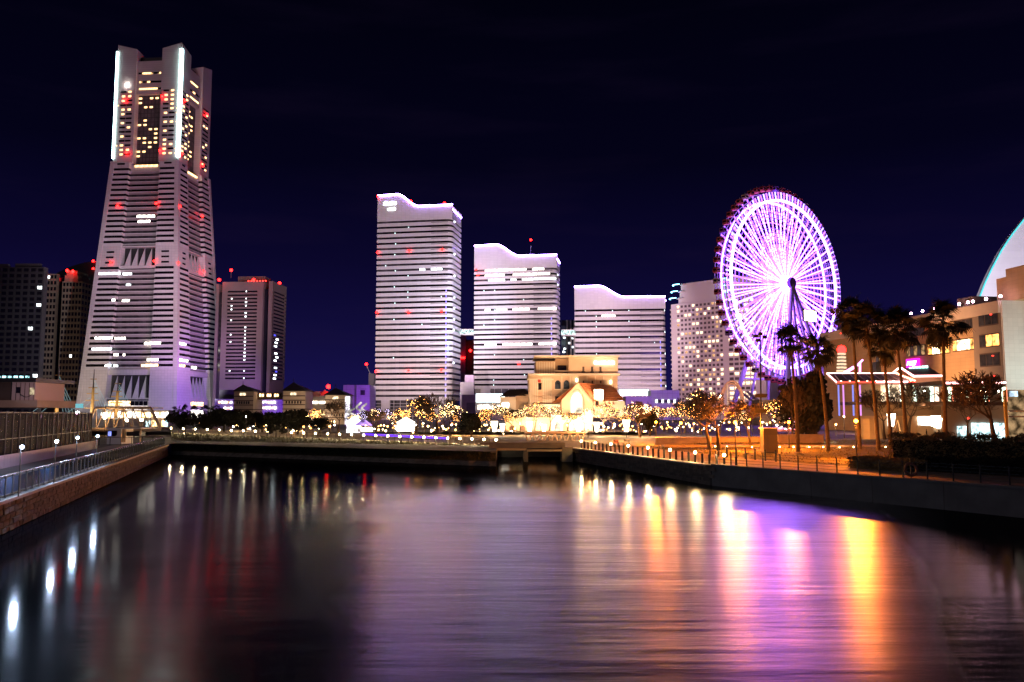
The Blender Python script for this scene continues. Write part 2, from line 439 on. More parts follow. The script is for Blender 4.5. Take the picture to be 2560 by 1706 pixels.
# nearest stones first: the list is sorted by distance, stones nearer than the frame edge are left to the core
stone_wall(t, (-21.5, 28.7), LW2, 0.02, 5, 300, rs)
# coping slabs
d = Vector((LW2[0]-LW1[0], LW2[1]-LW1[1], 0)).normalized(); ang = math.atan2(d.y, d.x)
cop = MB().box(-.985, .985, -.12, .62, 0, .17).mesh('coping_slab', M_coping)
s = -31.0
while s < 84:
    p = Vector((LW1[0], LW1[1], ZQ-.17)) + d*(s+1)
    inst('coping_slab', cop, t, local(t, p), (0, 0, ang)); s += 2
# right wall: stone part far, concrete part near
t = thing('quay_wall', 'curving stone quay wall below the bollards beside the small culvert', 'wall', (RW1[0], RW1[1], 0))
wall_core(t, [RW2, RW1], -1.0, ZQ-.12, 0.6, M_mortar, side=1)
stone_wall(t, RW2, RW1, 0.0, 5, 300, rs, 1.15)
d = Vector((RW1[0]-RW2[0], RW1[1]-RW2[1], 0)); Lr = d.length; d.normalize(); ang = math.atan2(d.y, d.x)
copr = MB().box(-.985, .985, -.1, .6, 0, .13).mesh('coping_slab', M_coping)
for k in range(int(Lr/2)):
    p = Vector((RW2[0], RW2[1], ZQ-.12+.004)) + d*(2*k+1); inst('coping_slab', copr, t, local(t, p), (0, 0, ang))
t = thing('quay_wall', 'dark plain concrete quay wall below the post railing at right', 'wall', (RW0[0], RW0[1], 0))
for a, b_ in ((RW1, RW0), (RW0, RWN)):
    d = Vector((b_[0]-a[0], b_[1]-a[1], 0)); Lr = d.length; d.normalize(); ang = math.atan2(d.y, d.x); k = 0
    nseg = max(1, round(Lr/5.0)); sl = Lr/nseg
    pm = MB().box(-sl/2+.02, sl/2-.02, -.02, .6, -1, ZQ-.02).box(-sl/2, sl/2, .03, .55, -1, ZQ-.04).mesh('wall_panel', M_conc)
    cm = MB().box(-sl/2+.01, sl/2-.01, -.12, .62, ZQ-.02, ZQ+.12).mesh('kerb', M_conc)
    for k in range(nseg):
        p = Vector((a[0], a[1], 0)) + d*(sl*(k+.5)); inst('wall_panel', pm, t, local(t, p), (0, 0, ang)); inst('kerb', cm, t, local(t, p), (0, 0, ang))
# promenade paving on the right bank (sheet just above the ground) and the lawn behind it
M_prom = mat('promenade_paving', (0.30, 0.21, 0.14), 0.75, 0.25, 0.5, bump=.15)
M_lawn = mat('lawn_grass', (0.09, 0.07, 0.025), 0.95, 0.4, 0.6, bump=.5)
PW = 9.0
def offs(p, q, r, dist):
    p, q, r = Vector(p), Vector(q), Vector(r); a = (q-p).normalized(); c = (r-q).normalized(); m_ = (Vector((-a.y, a.x))+Vector((-c.y, c.x))).normalized()
    return q + m_*dist
edge = [Vector(RW2), Vector(RW1), Vector(RW0), Vector(RWN)]
inner = [Vector(RW2)+Vector((PW*.9, PW*.4)), offs(RW2, RW1, RW0, PW), offs(RW1, RW0, RWN, PW), Vector(RWN)+Vector((PW, PW*.6))]
mb = MB()
for k in range(3):
    a, b_, c_, e_ = edge[k], edge[k+1], inner[k+1], inner[k]
    mb.quad((a.x+.55, a.y, ZQ+.006), (b_.x+.55, b_.y, ZQ+.006), (c_.x, c_.y, ZQ+.006), (e_.x, e_.y, ZQ+.006))
tag(mb.build('promenade', M_prom), kind='structure')
mb = MB()
far = [(44, 132), (72, 112), (95, 80), (110, 40)]
for k in range(3):
    mb.quad((inner[k].x+.3, inner[k].y, ZQ+.012), (inner[k+1].x+.3, inner[k+1].y, ZQ+.012), (far[k+1][0], far[k+1][1], ZQ+.5), (far[k][0], far[k][1], ZQ+.5))
tag(mb.build('lawn', M_lawn), kind='structure')
# ================================================================= TOWERS
M_clad = mat('pale_cladding', (0.70, 0.66, 0.66), 0.6, 0.06, 0.05, lines=(3.2, 1.35, 0.045), linecol=.72)
M_clad2 = mat('pale_panel', (0.66, 0.61, 0.60), 0.6, 0.08, 0.05, lines=(2.4, 2.0, 0.05), linecol=.6)
M_gl_d = glassmat('window_dark', (0.016, 0.013, 0.015), 0.7, 0.12)
M_gl_m = mat('window_blinds', (0.085, 0.072, 0.080), 0.3, 0.6, 0.22, lines=(3.2, 90, 0.10), linecol=.25, bayvar=.12)
M_core = mat('taupe_cladding', (0.40, 0.35, 0.35), 0.65, 0.08, 0.05, lines=(3.0, 1.6, 0.05), linecol=.7)
BEACON = MB().ball((0, 0, 0), 1.0, 8, 5).mesh('beacon', M_red)
def beacon(t, px, py, Y, r=1.1):
    p = at(px, py, Y); inst('beacon', BEACON, t, local(t, p), (0, 0, 0), (r, r, r))

# ---- the three wave-roofed office towers
def wave_tower(label, pxl, pxr, Yr, rot, depth, y_hi, y_lo, y_first, nfl, y_lob, sign=False, lits=(), seed=1, pod=True):
    rr = random.Random(seed)
    zb = 2.4
    pr = at(pxr, 1035, Yr); u = Vector((math.cos(rot), math.sin(rot), 0))
    # left corner where the ray pxl meets the facade line
    d = ray(pxl, 1035); a = d.x/d.y
    s = (pr.x - a*pr.y)/(u.x - a*u.y); pl = pr - u*s; W = s; D = depth
    t = thing('office_tower', label, 'tower', (pl.x, pl.y, zb), rot, 'office towers with wave shaped glowing roof lines')
    Ym = (pl.y+pr.y)/2
    zh = zat(y_hi, pl.y)-zb; zl = zat(y_lo, pr.y)-zb; zf = zat(y_first, Ym)-zb; z0 = zat(y_lob, Ym)-zb
    r_ = 5.0; poly = [(0, 0), (W-r_, 0)] + [(W-r_+r_*math.sin(k*math.pi/10), r_-r_*math.cos(k*math.pi/10)) for k in range(1, 5)] + [(W, r_), (W, D), (0, D)]
    fh = (zf - z0)/nfl; wh = fh*.40
    ins = inset(poly, .55)
    sm = MB().prism(poly, 0, fh-wh).mesh('spandrel', M_clad); gm = MB().prism(ins, 0, wh).mesh('window_band', M_gl_m); gd = MB().prism(ins, 0, wh).mesh('window_band', M_gl_d)
    bands = []
    for k in range(nfl):
        z = z0 + k*fh
        inst('spandrel', sm, t, (0, 0, z)); bands.append(inst('window_band', gm if rr.random() < .6 else gd, t, (0, 0, z+fh-wh)))
    # double sill line near the rounded corner
    rail = MB().box(W*.72, W-3.5, -.12, .25, 0, .3).mesh('sill', M_gl_d)
    for k in range(1, nfl): inst('sill', rail, t, (0, 0, z0+k*fh-wh-.75 + fh-.9 - (fh-wh-.75) + 0.0)) if False else inst('sill', rail, t, (0, 0, z0+k*fh+(fh-wh)-.75))
    # crown with the wave outline
    top = []
    K = 26
    for k in range(K+1):
        q = k/K
        if q < .26: z = zh + (zh-zl)*.06*q/.26
        elif q < .56:
            s_ = (q-.26)/.30; z = lerp(zh+(zh-zl)*.06, zl, (1-math.cos(math.pi*s_))/2)
        else: z = zl
        top.append((q*W, z))
    crown = MB().xz([(0, z0+nfl*fh), (W, z0+nfl*fh)] + top[::-1], 0.0, D).build('crown', M_clad, t)
    MB().path([(x, -.25, z+.3) for x, z in top], .5 if Yr < 640 else .45, 6).build('roof_light', M_led, t)
    MB().tube((W+.2, 0.5, zl-3), (W+.2, D-.5, zl-3), .45).build('roof_light', M_led, t)
    # lobby: deep glass between broad piers
    MB().box(1.0, W-1, 1.2, D-1, -.3, z0).build('lobby_glass', glassmat('lobby_glass', (.11, .10, .10), .8, .1, .25), t)
    for x0, x1 in ((W*.09, W*.2), (W*.78, W*.9)): MB().box(x0, x1, -.1, 3, -.3, z0).build('pier', M_clad, t)
    for k in range(1, 6): MB().box(.6, W-.6, .6, 1.3, z0*k/6-.14, z0*k/6+.14).build('transom', M_clad2, t)
    for k in range(1, 12): MB().box(W*k/12-.12, W*k/12+.12, .8, 1.3, -.3, z0).build('mullion', M_clad2, t)
    # single lit windows seen as points, and lit floors
    pt = MB().box(-.32, .32, -.1, .3, 0, wh*.5).mesh('lit_window', emi('window_spot', (.7, 1, .95), 2.2))
    for k in range(15):
        f_ = rr.randrange(nfl); x = rr.choice((.24, .24, .25, .6, .61, .12, .42, .86, rr.random()*.9+.05))*W
        inst('lit_window', pt, bands[f_], (x, .2, .1))
    for f_, a, c_, m_ in lits:
        nn = max(1, round((c_-a)*W/4.6)); bw = (c_-a)*W/nn
        lm = MB().box(-bw/2+.18, bw/2-.18, -.12, .35, 0, wh-.15).mesh('lit_window', m_)
        for k in range(nn):
            if rr.random() < .9: inst('lit_window', lm, bands[f_], (a*W+bw*(k+.5), .2, .08))
    # lit windows and blue lamps by the rounded corner on the side
    sw = MB().box(-.1, .3, -.9, .9, 0, wh*.9).mesh('lit_window', M_cool)
    for k in range(0, nfl, 2):
        if rr.random() < .45: inst('lit_window', sw, bands[k], (W-.35, r_+2+rr.random()*2, .05))
    bl = MB().box(-.28, .28, -.35, .1, 0, wh).mesh('corner_light', emi('corner_violet', (.25, .2, 1.0), 2.5))
    for k in range(0, int(nfl*.62)): inst('corner_light', bl, bands[k], (W-r_*.9, .2, 0))
    if sign:
        for j, (x0, x1, zz, hh_) in enumerate(((.085, .27, 7.2, 2.6), (.14, .245, 11.6, 2.2))):
            x = x0*W
            while x < x1*W-1:
                w_ = rr.uniform(.7, 1.25); h_ = hh_*rr.uniform(.7, 1.0)
                MB().box(x, x+w_, -.45, -.1, zh-zz, zh-zz+h_).build('sign_letter', emi('sign_white', (.85, 1, .97), 7), t); x += w_+.28
    return t, dict(W=W, D=D, zh=zh, zl=zl, pl=pl, pr=pr, u=u, z0=z0, fh=fh)

ROT = R(-9.7)
tA, A_ = wave_tower('tallest of the wave roofed towers, with a small white roof sign', 936, 1128, 615, ROT, 29, 491, 513, 551, 33, 1001, True,
        ((23, .57, .87, M_cool), (29, .3, .5, M_gl_m)), 3)
tB, B_ = wave_tower('middle wave roofed tower with several brightly lit floors and a roof mast', 1184, 1394, 640, ROT, 20, 616, 638, 672, 24, 972, False,
        ((23, .13, .99, M_wwhite), (22, .13, .37, M_wwhite), (22, .47, .99, M_wwhite), (21, .17, .99, M_cool), (15, .13, .67, M_wwhite), (15, .77, .99, M_wwhite), (8, .13, .99, M_wwhite)), 5)
tC, C_ = wave_tower('lowest wave roofed tower between the lit floors and the hotel', 1438, 1668, 665, R(-6), 22, 718, 742, 773, 15, 976, False,
        ((13, .30, .45, M_wwhite), (11, .07, .13, M_wwhite)), 9)
for px, py in ((944, 632), (1023, 628), (1105, 625), (942, 782), (1021, 780), (1104, 778), (940, 929), (1021, 927), (1103, 926), (945, 491), (1027, 503), (1111, 508)):
    inst('beacon', BEACON, tA, local(tA, hit(px, py, A_['pr']+Vector((math.sin(ROT), -math.cos(ROT), 0))*.8, (math.sin(ROT), -math.cos(ROT), 0))), (0, 0, 0), (1.1, .7, .8))
for px, py in ((1190, 674), (1195, 688), (1297, 910)): beacon(tB, px, py, 645, .8)
# roof machine room and mast of the middle tower
p = at(1327, 630, 655); q = local(tB, p)
MB().box(q.x-4, q.x+4, q.y-4, q.y+4, B_['zl']-1, B_['zl']+3).build('machine_room', M_clad2, tB)
MB().tube((q.x, q.y, B_['zl']+3), (q.x, q.y, B_['zl']+11), .35).build('mast', M_steel, tB)
beacon(tB, 1327, 600, 655, .9)

# glazed bridges between the towers
def skybridge(label, px0, px1, y0, y1, Y):
    t = thing('sky_bridge', label, 'bridge', at((px0+px1)/2, y1, Y), 0, 'glazed bridges between the office towers')
    boxpx('floor_slab', t, px0, px1, y1-3, y1, Y, 5, M_clad2); boxpx('roof_slab', t, px0, px1, y0, y0+2, Y, 5, M_clad2)
    boxpx('glazing', t, px0, px1, y0+2, y1-3, Y, 4.4, emi('bridge_light', (.7, 1, .95), 2.2, .5), .3)
    nn = 7
    for k in range(nn):
        a = lerp(px0, px1, k/nn); l_ = t.location
        p0 = at(a, y1-3, Y); p1 = at(a+(px1-px0)/nn, y0+2, Y)
        MB().tube(p0-l_, p1-l_, .22).build('brace', M_steel, t)
skybridge('glazed sky bridge between the tallest and the middle wave roofed tower', 1149, 1184, 823, 838, 648)
skybridge('glazed sky bridge between the middle and the lowest wave roofed tower', 1404, 1438, 824, 840, 668)
skybridge('low glazed bridge above the grey block beside the tallest wave tower', 1150, 1184, 980, 990, 600)

# ---- the tall tapered tower
def tapered_tower():
    al = R(-5); rr = random.Random(11)
    near = at(442, 1035, 604); h0, h1, hu = 39.2, 27.0, 26.0; zb = 2.4; zt = 197.0; ztop = 289.0
    cx = near + -(Matrix.Rotation(al, 3, 'Z') @ Vector((h0, -h0, 0)))
    t = thing('tapered_tower', 'tallest tapered white skyscraper with glowing white corner strips and red beacons', 'skyscraper', (cx.x, cx.y, zb), al)
    H = lambda z: lerp(h0, h1, min(1, z/zt))
    fh = 4.1; wh = 1.95
    lit = {}
    def setlit(face, z, a, c_, m_): lit.setdefault((face, round(z/fh)), []).append((a, c_, m_))
    # face F = front (left in view), S = side (right in view); a..c_ along the face 0..1
    for z, a, c_, m_ in ((152, .42, .66, M_wwhite), (148, .44, .60, M_wwhite), (107, .04, .42, M_cool), (85, .24, .42, M_wwhite), (56, .1, .42, M_wwhite), (48, .08, .30, M_cool), (44, .30, .42, M_wwhite),
                         (52, .62, .82, M_wwhite), (36.5, .24, .36, M_cool), (36.5, .60, .80, M_warm), (42, .68, .8, M_wwhite), (98, .36, .42, M_cool), (128, .5, .56, M_cool)):
        setlit('F', z, a, c_, m_)
    for z, a, c_, m_ in ((52, .05, .2, M_wwhite), (42, .05, .25, M_wwhite), (36.5, .05, .22, M_warm), (34, .62, .92, M_cool), (36.5, .4, .52, M_wwhite)): setlit('S', z, a, c_, m_)
    zones = [(36.9, 19, None), (131, 15, None)]
    def shaft(z, solid=None):
        h = H(z); p = .28*2*h
        return h, p
    corners = ((-1, -1), (1, -1), (1, 1), (-1, 1))
    def pierbox(mb, sx, sy, h, p, z0, z1, ins=0.0):
        xa, xb = (h-p, h) if sx > 0 else (-h, -h+p); ya, yb = (h-p, h) if sy > 0 else (-h, -h+p)
        return mb.box(xa+ins, xb-ins, ya+ins, yb-ins, z0, z1)
    for zs, nf, _ in zones:
        for k in range(nf):
            z = zs+k*fh; h, p = shaft(z)
            for sx, sy in corners[:3]:
                pierbox(MB(), sx, sy, h, p, z, z+fh-wh).build('spandrel', M_clad, t)
                pierbox(MB(), sx, sy, h, p, z+fh-wh, z+fh, .5).build('window_band', M_gl_d, t)
            c = h-3.2
            MB().box(-c, c, -c, c, z, z+fh-wh).build('spandrel', M_core, t)
            MB().box(-c-.25, c+.25, -c-.25, c+.25, z+fh-wh-.45, z+fh-wh-.05).build('sill', M_clad, t)
            MB().box(-c+.4, c-.4, -c+.4, c-.4, z+fh-wh, z+fh).build('window_band', M_gl_m if rr.random() < .65 else M_gl_d, t)
            for face in 'FS':
                for a, c_, m_ in lit.get((face, round(z/fh)), ()):
                    q0 = -h+2*h*a; q1 = -h+2*h*c_; x = q0
                    while x < q1-.8:
                        w_ = min(rr.choice((2.4, 3.6, 5.0)), q1-x); on_pier = (x < -h+p or x+w_ > h-p); f_ = h-.35 if on_pier else c-.2
                        if rr.random() < .93:
                            if face == 'F': MB().box(x+.1, x+w_-.1, -f_, -f_+.4, z+fh-wh+.08, z+fh-.1).build('lit_window', m_, t)
                            else: MB().box(f_-.4, f_, x+.1, x+w_-.1, z+fh-wh+.08, z+fh-.1).build('lit_window', m_, t)
                        x += w_
    # solid piers where the floors stop: base, machine storeys, and the shoulder under the hotel
    for z0, z1 in ((0, 36.9), (36.9+19*fh, 131), (131+15*fh, zt)):
        ha, hb = H(z0), H(z1)
        for sx, sy in corners[:3]:
            pa, pb = .28*2*ha, .28*2*hb
            A1 = [(sx*(ha-pa), sy*(ha-pa)), (sx*ha, sy*(ha-pa)), (sx*ha, sy*ha), (sx*(ha-pa), sy*ha)]
            B1 = [(sx*(hb-pb), sy*(hb-pb)), (sx*hb, sy*(hb-pb)), (sx*hb, sy*hb), (sx*(hb-pb), sy*hb)]
            if sx*sy < 0: A1.reverse(); B1.reverse()
            MB().prism(A1, z0, z1, B1).build('pier_wall', M_clad2, t)
            if z1-z0 < 30:
                for k in range(3):
                    zz = z0+2.5+k*fh
                    if zz+1.4 < z1:
                        h = H(zz)+.05
                        if sy < 0: MB().box(sx*(h-.55*pa)-3, sx*(h-.55*pa)+3, -h, -h+.6, zz, zz+1.4).build('slot_window', M_gl_d, t)
                        if sx > 0: MB().box(h-.6, h, sy*(h-.55*pa)-2.4, sy*(h-.55*pa)+2.4, zz, zz+1.4).build('slot_window', M_gl_d, t)
    # recessed louvre halls with triangular fins
    M_fin = M_clad; M_rec = mat('louvre_recess', (.035, .033, .035), .8, .4, .3)
    for z0, z1, nf in ((16, 33, 5), (36.9+19*fh+1, 130, 4)):
        h = H(z0); c = h-7; p = .28*2*h
        MB().box(-c, c, -c, c, z0, z1).build('louvre_recess', M_rec, t)
        for i in range(nf):
            x = lerp(-h+p+3, h-p-3, (i+.5)/nf); w_ = (2*h-2*p-6)/nf*.42
            for pts in (((x-w_, -h+1.5, z0), (x+w_, -h+1.5, z0), (x+w_*.35, -h+4.5, z1), (x, -c+.1, z0)), ((h-1.5, x-w_, z0), (h-1.5, x+w_, z0), (h-4.5, x+w_*.35, z1), (c-.1, x, z0))):
                a_, b2, c2, d2 = pts; MB().tri(a_, b2, c2).tri(a_, c2, d2).tri(b2, d2, c2).build('fin', M_fin, t)
        MB().box(-h+2.2, h-2.2, -h+2.2, h-2.2, z1, z1+(3.9 if z0 < 50 else 1.0)).build('spandrel', M_clad2, t)
        MB().box(-h+1.4, h-1.4, -h+1.4, h-1.4, z0-2.0, z0).build('spandrel', M_clad2, t)
    # base hall with lit glass
    h = H(0)
    MB().box(-h+2, h-2, -h+2, h-2, 0, 14).build('base_wall', M_clad2, t)
    for i in range(9):
        x = lerp(-h*.32, h*.36, i/8)
        MB().box(x-1.4, x+1.4, -h+1.6, -h+2.1, 1, 6.5).build('lit_window', M_wwhite, t)
        MB().box(x-1.4, x+1.4, -h+1.6, -h+2.1, 8.0, 9.6).build('lit_window', M_wwhite, t)
        MB().box(x-1.4, x+1.4, -h+1.5, -h+2.1, 10.5, 13.6).build('lit_window', M_warm if i < 5 else M_gl_d, t)
    for i in range(5):
        y = lerp(-h*.42, h*.1, i/4)
        MB().box(h-2.1, h-1.6, y-1.8, y+1.8, 1, 7).build('lit_window', M_wwhite, t)
        MB().box(h-2.1, h-1.6, y-1.8, y+1.8, 10.5, 13.2).build('lit_window', M_warm, t)
    MB().box(-h*.4, h*.42, -h+1.55, -h+2, 14, 14.9).build('canopy', M_dark, t)
    # smooth corner columns
    for sx, sy in corners[:3]:
        a, b_ = H(0)+.25, H(zt)+.25; e = 3.2
        A1 = [(sx*a, sy*a), (sx*(a-e), sy*a), (sx*(a-e), sy*(a-e)), (sx*a, sy*(a-e))]; B1 = [(sx*b_, sy*b_), (sx*(b_-e), sy*b_), (sx*(b_-e), sy*(b_-e)), (sx*b_, sy*(b_-e))]
        if sx*sy > 0: pass
        else: A1.reverse(); B1.reverse()
        MB().prism(A1, 0, zt+1, B1).build('corner_column', M_clad2, t)
    # ---- hotel part
    h = hu; p = .30*2*h; ih = h-5.5
    MB().box(-ih, ih, -ih, ih, zt-6, 268).build('hotel_core', mat('hotel_glass', (.13, .11, .115), .4, .5, .2, lines=(2.9, 3.55, .3), linecol=.35), t)
    M_hw = mat('hotel_wall', (0.62, 0.55, 0.52), 0.65, 0.08, 0.05, lines=(30, 1.8, 0.05), linecol=.62)
    for sx, sy in corners:
        P = [(sx*(h-p), sy*(h-p)), (sx*h, sy*(h-p)), (sx*h, sy*h), (sx*(h-p), sy*h)]; zz = [ztop-3, ztop-1.5, ztop+2.5, ztop-1.5]
        if sx*sy < 0: P.reverse(); zz.reverse()
        MB().prism(P, zt, zz).build('hotel_pier', M_hw, t)
    MB().box(-h+2.2, h-2.2, -h+2.2, h-2.2, 252, 278.5).build('crown_band', M_hw, t)
    MB().box(-h+6, h-6, -h+6, h-6, 278.5, 283).build('roof_house', M_dark, t)
    for x, y in ((-4, -12), (3, -9), (10, -3)): MB().ball((x, y, 284.2), 1.5, 8, 5).build('roof_dome', M_clad, t)
    fl = 3.55; wl = emi('window_hotel', (1.0, .58, .24), 4.5, .5)
    win = MB().box(-1.25, 1.25, -.15, .15, 0, 1.25).mesh('lit_window', wl); winS = MB().box(-.15, .15, -1.25, 1.25, 0, 1.25).mesh('lit_window', wl)
    dk = MB().box(-2.3, 2.3, -.15, .15, 0, 1.35).mesh('window', M_gl_d); dkS = MB().box(-.15, .15, -2.3, 2.3, 0, 1.35).mesh('window', M_gl_d)
    ptw = MB().box(-.4, .4, -.15, .15, 0, .7).mesh('lit_window', wl)
    nrow = 15
    for r_ in range(nrow):
        z = zt+6+r_*fl
        for sx in (-1, 1):
            for k, x in enumerate((sx*(h-.72*p), sx*(h-.40*p))):
                q = rr.random()
                inst('lit_window' if q < .36 else 'window', win if q < .36 else dk, t, (x, -h-.02, z))
                q = rr.random(); y = x
                inst('lit_window' if q < .36 else 'window', winS if q < .36 else dkS, t, (h+.02, y, z))
            if rr.random() < .3: inst('lit_window', ptw, t, (sx*(h-.15*p), -h-.02, z+.2))
        for k in range(7):
            x = lerp(-ih+7, ih-7, k/6)
            if rr.random() < .38: inst('lit_window', win, t, (x, -ih-.05, z))
            if rr.random() < .36: inst('lit_window', winS, t, (ih+.05, x, z))
    for k in range(8):      # sky restaurant and lounge floors
        x = lerp(-h+p+2, h-p-2, (k+.5)/8)
        for z, pr_ in ((255.5, .85), (261, .25), (268, .55)):
            q = rr.random() < pr_
            inst('lit_window' if q else 'window', win if q else dk, t, (x, -h+2.15, z)); q = rr.random() < pr_
            inst('lit_window' if q else 'window', winS if q else dkS, t, (h-2.15, x, z))
    for k in range(5):
        x = lerp(-h+p+1, h-p-1, (k+.5)/5)
        inst('lit_window', win, t, (x, -h+1.5, zt-3.2), (0, 0, 0), (1.4, 1, 1.2)); inst('lit_window', winS, t, (h-1.5, x, zt-3.2), (0, 0, 0), (1, 1.4, 1.2))
    MB().box(-h+2, h-2, -h+2, h-2, zt-12, zt-1.2).build('terrace_band', M_clad2, t)
    # light strips on the corners: rows of short tubes
    me = MB().box(-1.05, 1.05, -1.05, 1.05, 0, 1.2).mesh('corner_lamp', emi('strip_white', (.62, 1.0, 1.0), 14))
    z = zt+3.5
    while z < ztop-3:
        inst('corner_lamp', me, t, (h+.1, -h-.1, z)); inst('corner_lamp', me, t, (-h-.1, -h-.1, z), (0, 0, 0), (.62, .62, 1)); z += 1.62
    R2 = Matrix.Rotation(al, 3, 'Z'); nF = R2 @ Vector((0, -1, 0)); nS = R2 @ Vector((1, 0, 0)); cw = Vector(t.location)
    for px, py, f_ in ((316, 382, 'F'), (400, 376, 'F'), (455, 385, 'S'), (508, 414, 'S'), (294, 515, 'F'), (390, 509, 'F'), (450, 516, 'S'), (506, 541, 'S'), (277, 657, 'F'), (386, 653, 'F'), (446, 658, 'S'), (509, 679, 'S'),
                       (313, 250, 'F'), (405, 241, 'F'), (462, 252, 'S'), (517, 287, 'S')):
        hh_ = H(200 if py < 420 else (150 if py < 560 else 115)) + .6
        p0 = cw + (nF if f_ == 'F' else nS)*hh_
        pt_ = hit(px, py, p0, nF if f_ == 'F' else nS); inst('beacon', BEACON, t, local(t, pt_), (0, 0, 0), (.95,)*3)
    for sx, sy in corners[:3]: inst('beacon', BEACON, t, (sx*(h-9), sy*(h-5), ztop+.5), (0, 0, 0), (1, 1, 1))
    fl_ = emi('flood_white', (1, .95, .9), 60); MB().ball((-h+9, -h-.8, 259), .9).build('floodlight', fl_, t)
    return t
tT = tapered_tower()

# ---- white bank tower beside it
def slab_tower():
    rot = R(-5); Y = 640; zb = 2.4
    a = at(546, 1035, Y+4); b_ = at(640, 1035, Y-5)
    t = thing('slab_tower', 'beige office tower with black window slots and red lit roof edge', 'tower', (a.x, a.y, zb), rot)
    W = (b_-a).length; zt = zat(703, Y)-zb; zf0 = zat(726, Y)-zb; zl0 = zat(953, Y)-zb
    M = mat('bank_cladding', (.165, .135, .115), .7, .1, .08)
    W2 = W+4.5; W3 = W2-3.5; D = 30
    MB().box(0, W, .9, D, 0, zt).build('front_wall', M, t)
    MB().box(W, W2, 3.0, D, 0, zt-6).build('glass_shaft', glassmat('bank_glass', (.012, .012, .016), .4), t)
    MB().box(W2, W3+6, 0, D, 0, zt).build('side_wall', M, t)
    MB().box(-3.2, 0, 2.0, D-3, 0, zt-8).build('glass_shaft', M_gl_d, t)
    MB().box(-5.5, -3.2, .9, D-3, 0, zt-1.5).build('side_pier', M, t)
    MB().box(W*.3, W*.95, 6, 20, zt, zt+5).build('roof_house', M, t)
    nf = 25; fh = (zf0-zl0)/nf; sp_ = fh*.52
    x0, x1 = W*.13, W*.86
    MB().box(0, x0, 0, .9, 0, zt-.1).build('pier', M, t); MB().box(x1, W, 0, .9, 0, zt-.1).build('pier', M, t)
    MB().box(x0, x1, 0, .9, zl0+nf*fh, zt-.1).build('parapet', M, t); MB().box(x0, x1, 0, .9, 0, zl0).build('base_wall', M, t)
    sm = MB().box(x0, x1, 0, .9, 0, sp_).mesh('spandrel', M); wm_ = MB().box(x0, x1, .62, .9, 0, fh-sp_).mesh('window_band', M_gl_d)
    xs = W3+6; sm2 = MB().box(xs-.05, xs+.7, 0, D, 0, sp_).mesh('spandrel', M); wm2 = MB().box(xs-.02, xs+.25, 3, D-3, 0, fh-sp_).mesh('window_band', M_gl_d)
    MB().box(xs-.05, xs+.7, 0, 3, zl0, zt).build('pier', M, t); MB().box(xs-.05, xs+.7, D-3, D, zl0, zt).build('pier', M, t); MB().box(xs-.05, xs+.72, 0.03, D-.03, zl0+nf*fh, zt-.03).build('parapet', M, t)
    rr = random.Random(4); pt = MB().box(-.5, .5, 0, .25, 0, 1.1).mesh('lit_window', M_cool); p2 = MB().box(0, .3, -2.6, 2.6, 0, 1.2).mesh('lit_window', M_cool)
    p3 = MB().box(0, .3, -2.0, 2.0, 0, 1.2).mesh('lit_window', emi('window_blue', (.1, .1, 1.0), 1.5))
    for k in range(nf):
        z = zl0+k*fh; inst('spandrel', sm, t, (0, 0, z)); inst('window_band', wm_, t, (0, 0, z+sp_)); inst('spandrel', sm2, t, (0, 0, z)); inst('window_band', wm2, t, (0, 0, z+sp_))
        if rr.random() < .6: inst('lit_window', pt, t, (lerp(x0, x1, .62), .4, z+sp_+.3), (0, 0, 0), (rr.uniform(.6, 1.5), 1, 1))
        if rr.random() < .3: inst('lit_window', pt, t, (lerp(x0, x1, .14), .4, z+sp_+.3))
        if k < 13 and rr.random() < .8: inst('lit_window', p2 if rr.random() < .6 else p3, t, (xs+.1, rr.uniform(6, 14), z+sp_+.2))
    for px, py, Y_ in ((548, 700, 640), (634, 700, 632), (699, 708, 668), (578, 676, 650)): beacon(t, px, py, Y_, 1.2)
    q = local(t, at(578, 676, 650)); MB().tube((q.x, q.y, zt+4), tuple(q), .25).build('mast', M_steel, t)
    for k in range(7):
        MB().ball((W*(.62+.07*k), 1.2, zt+.5), .55).build('roof_lamp', emi('roof_red', (1, .03, .02), 9), t)
    return t
tK = slab_tower()

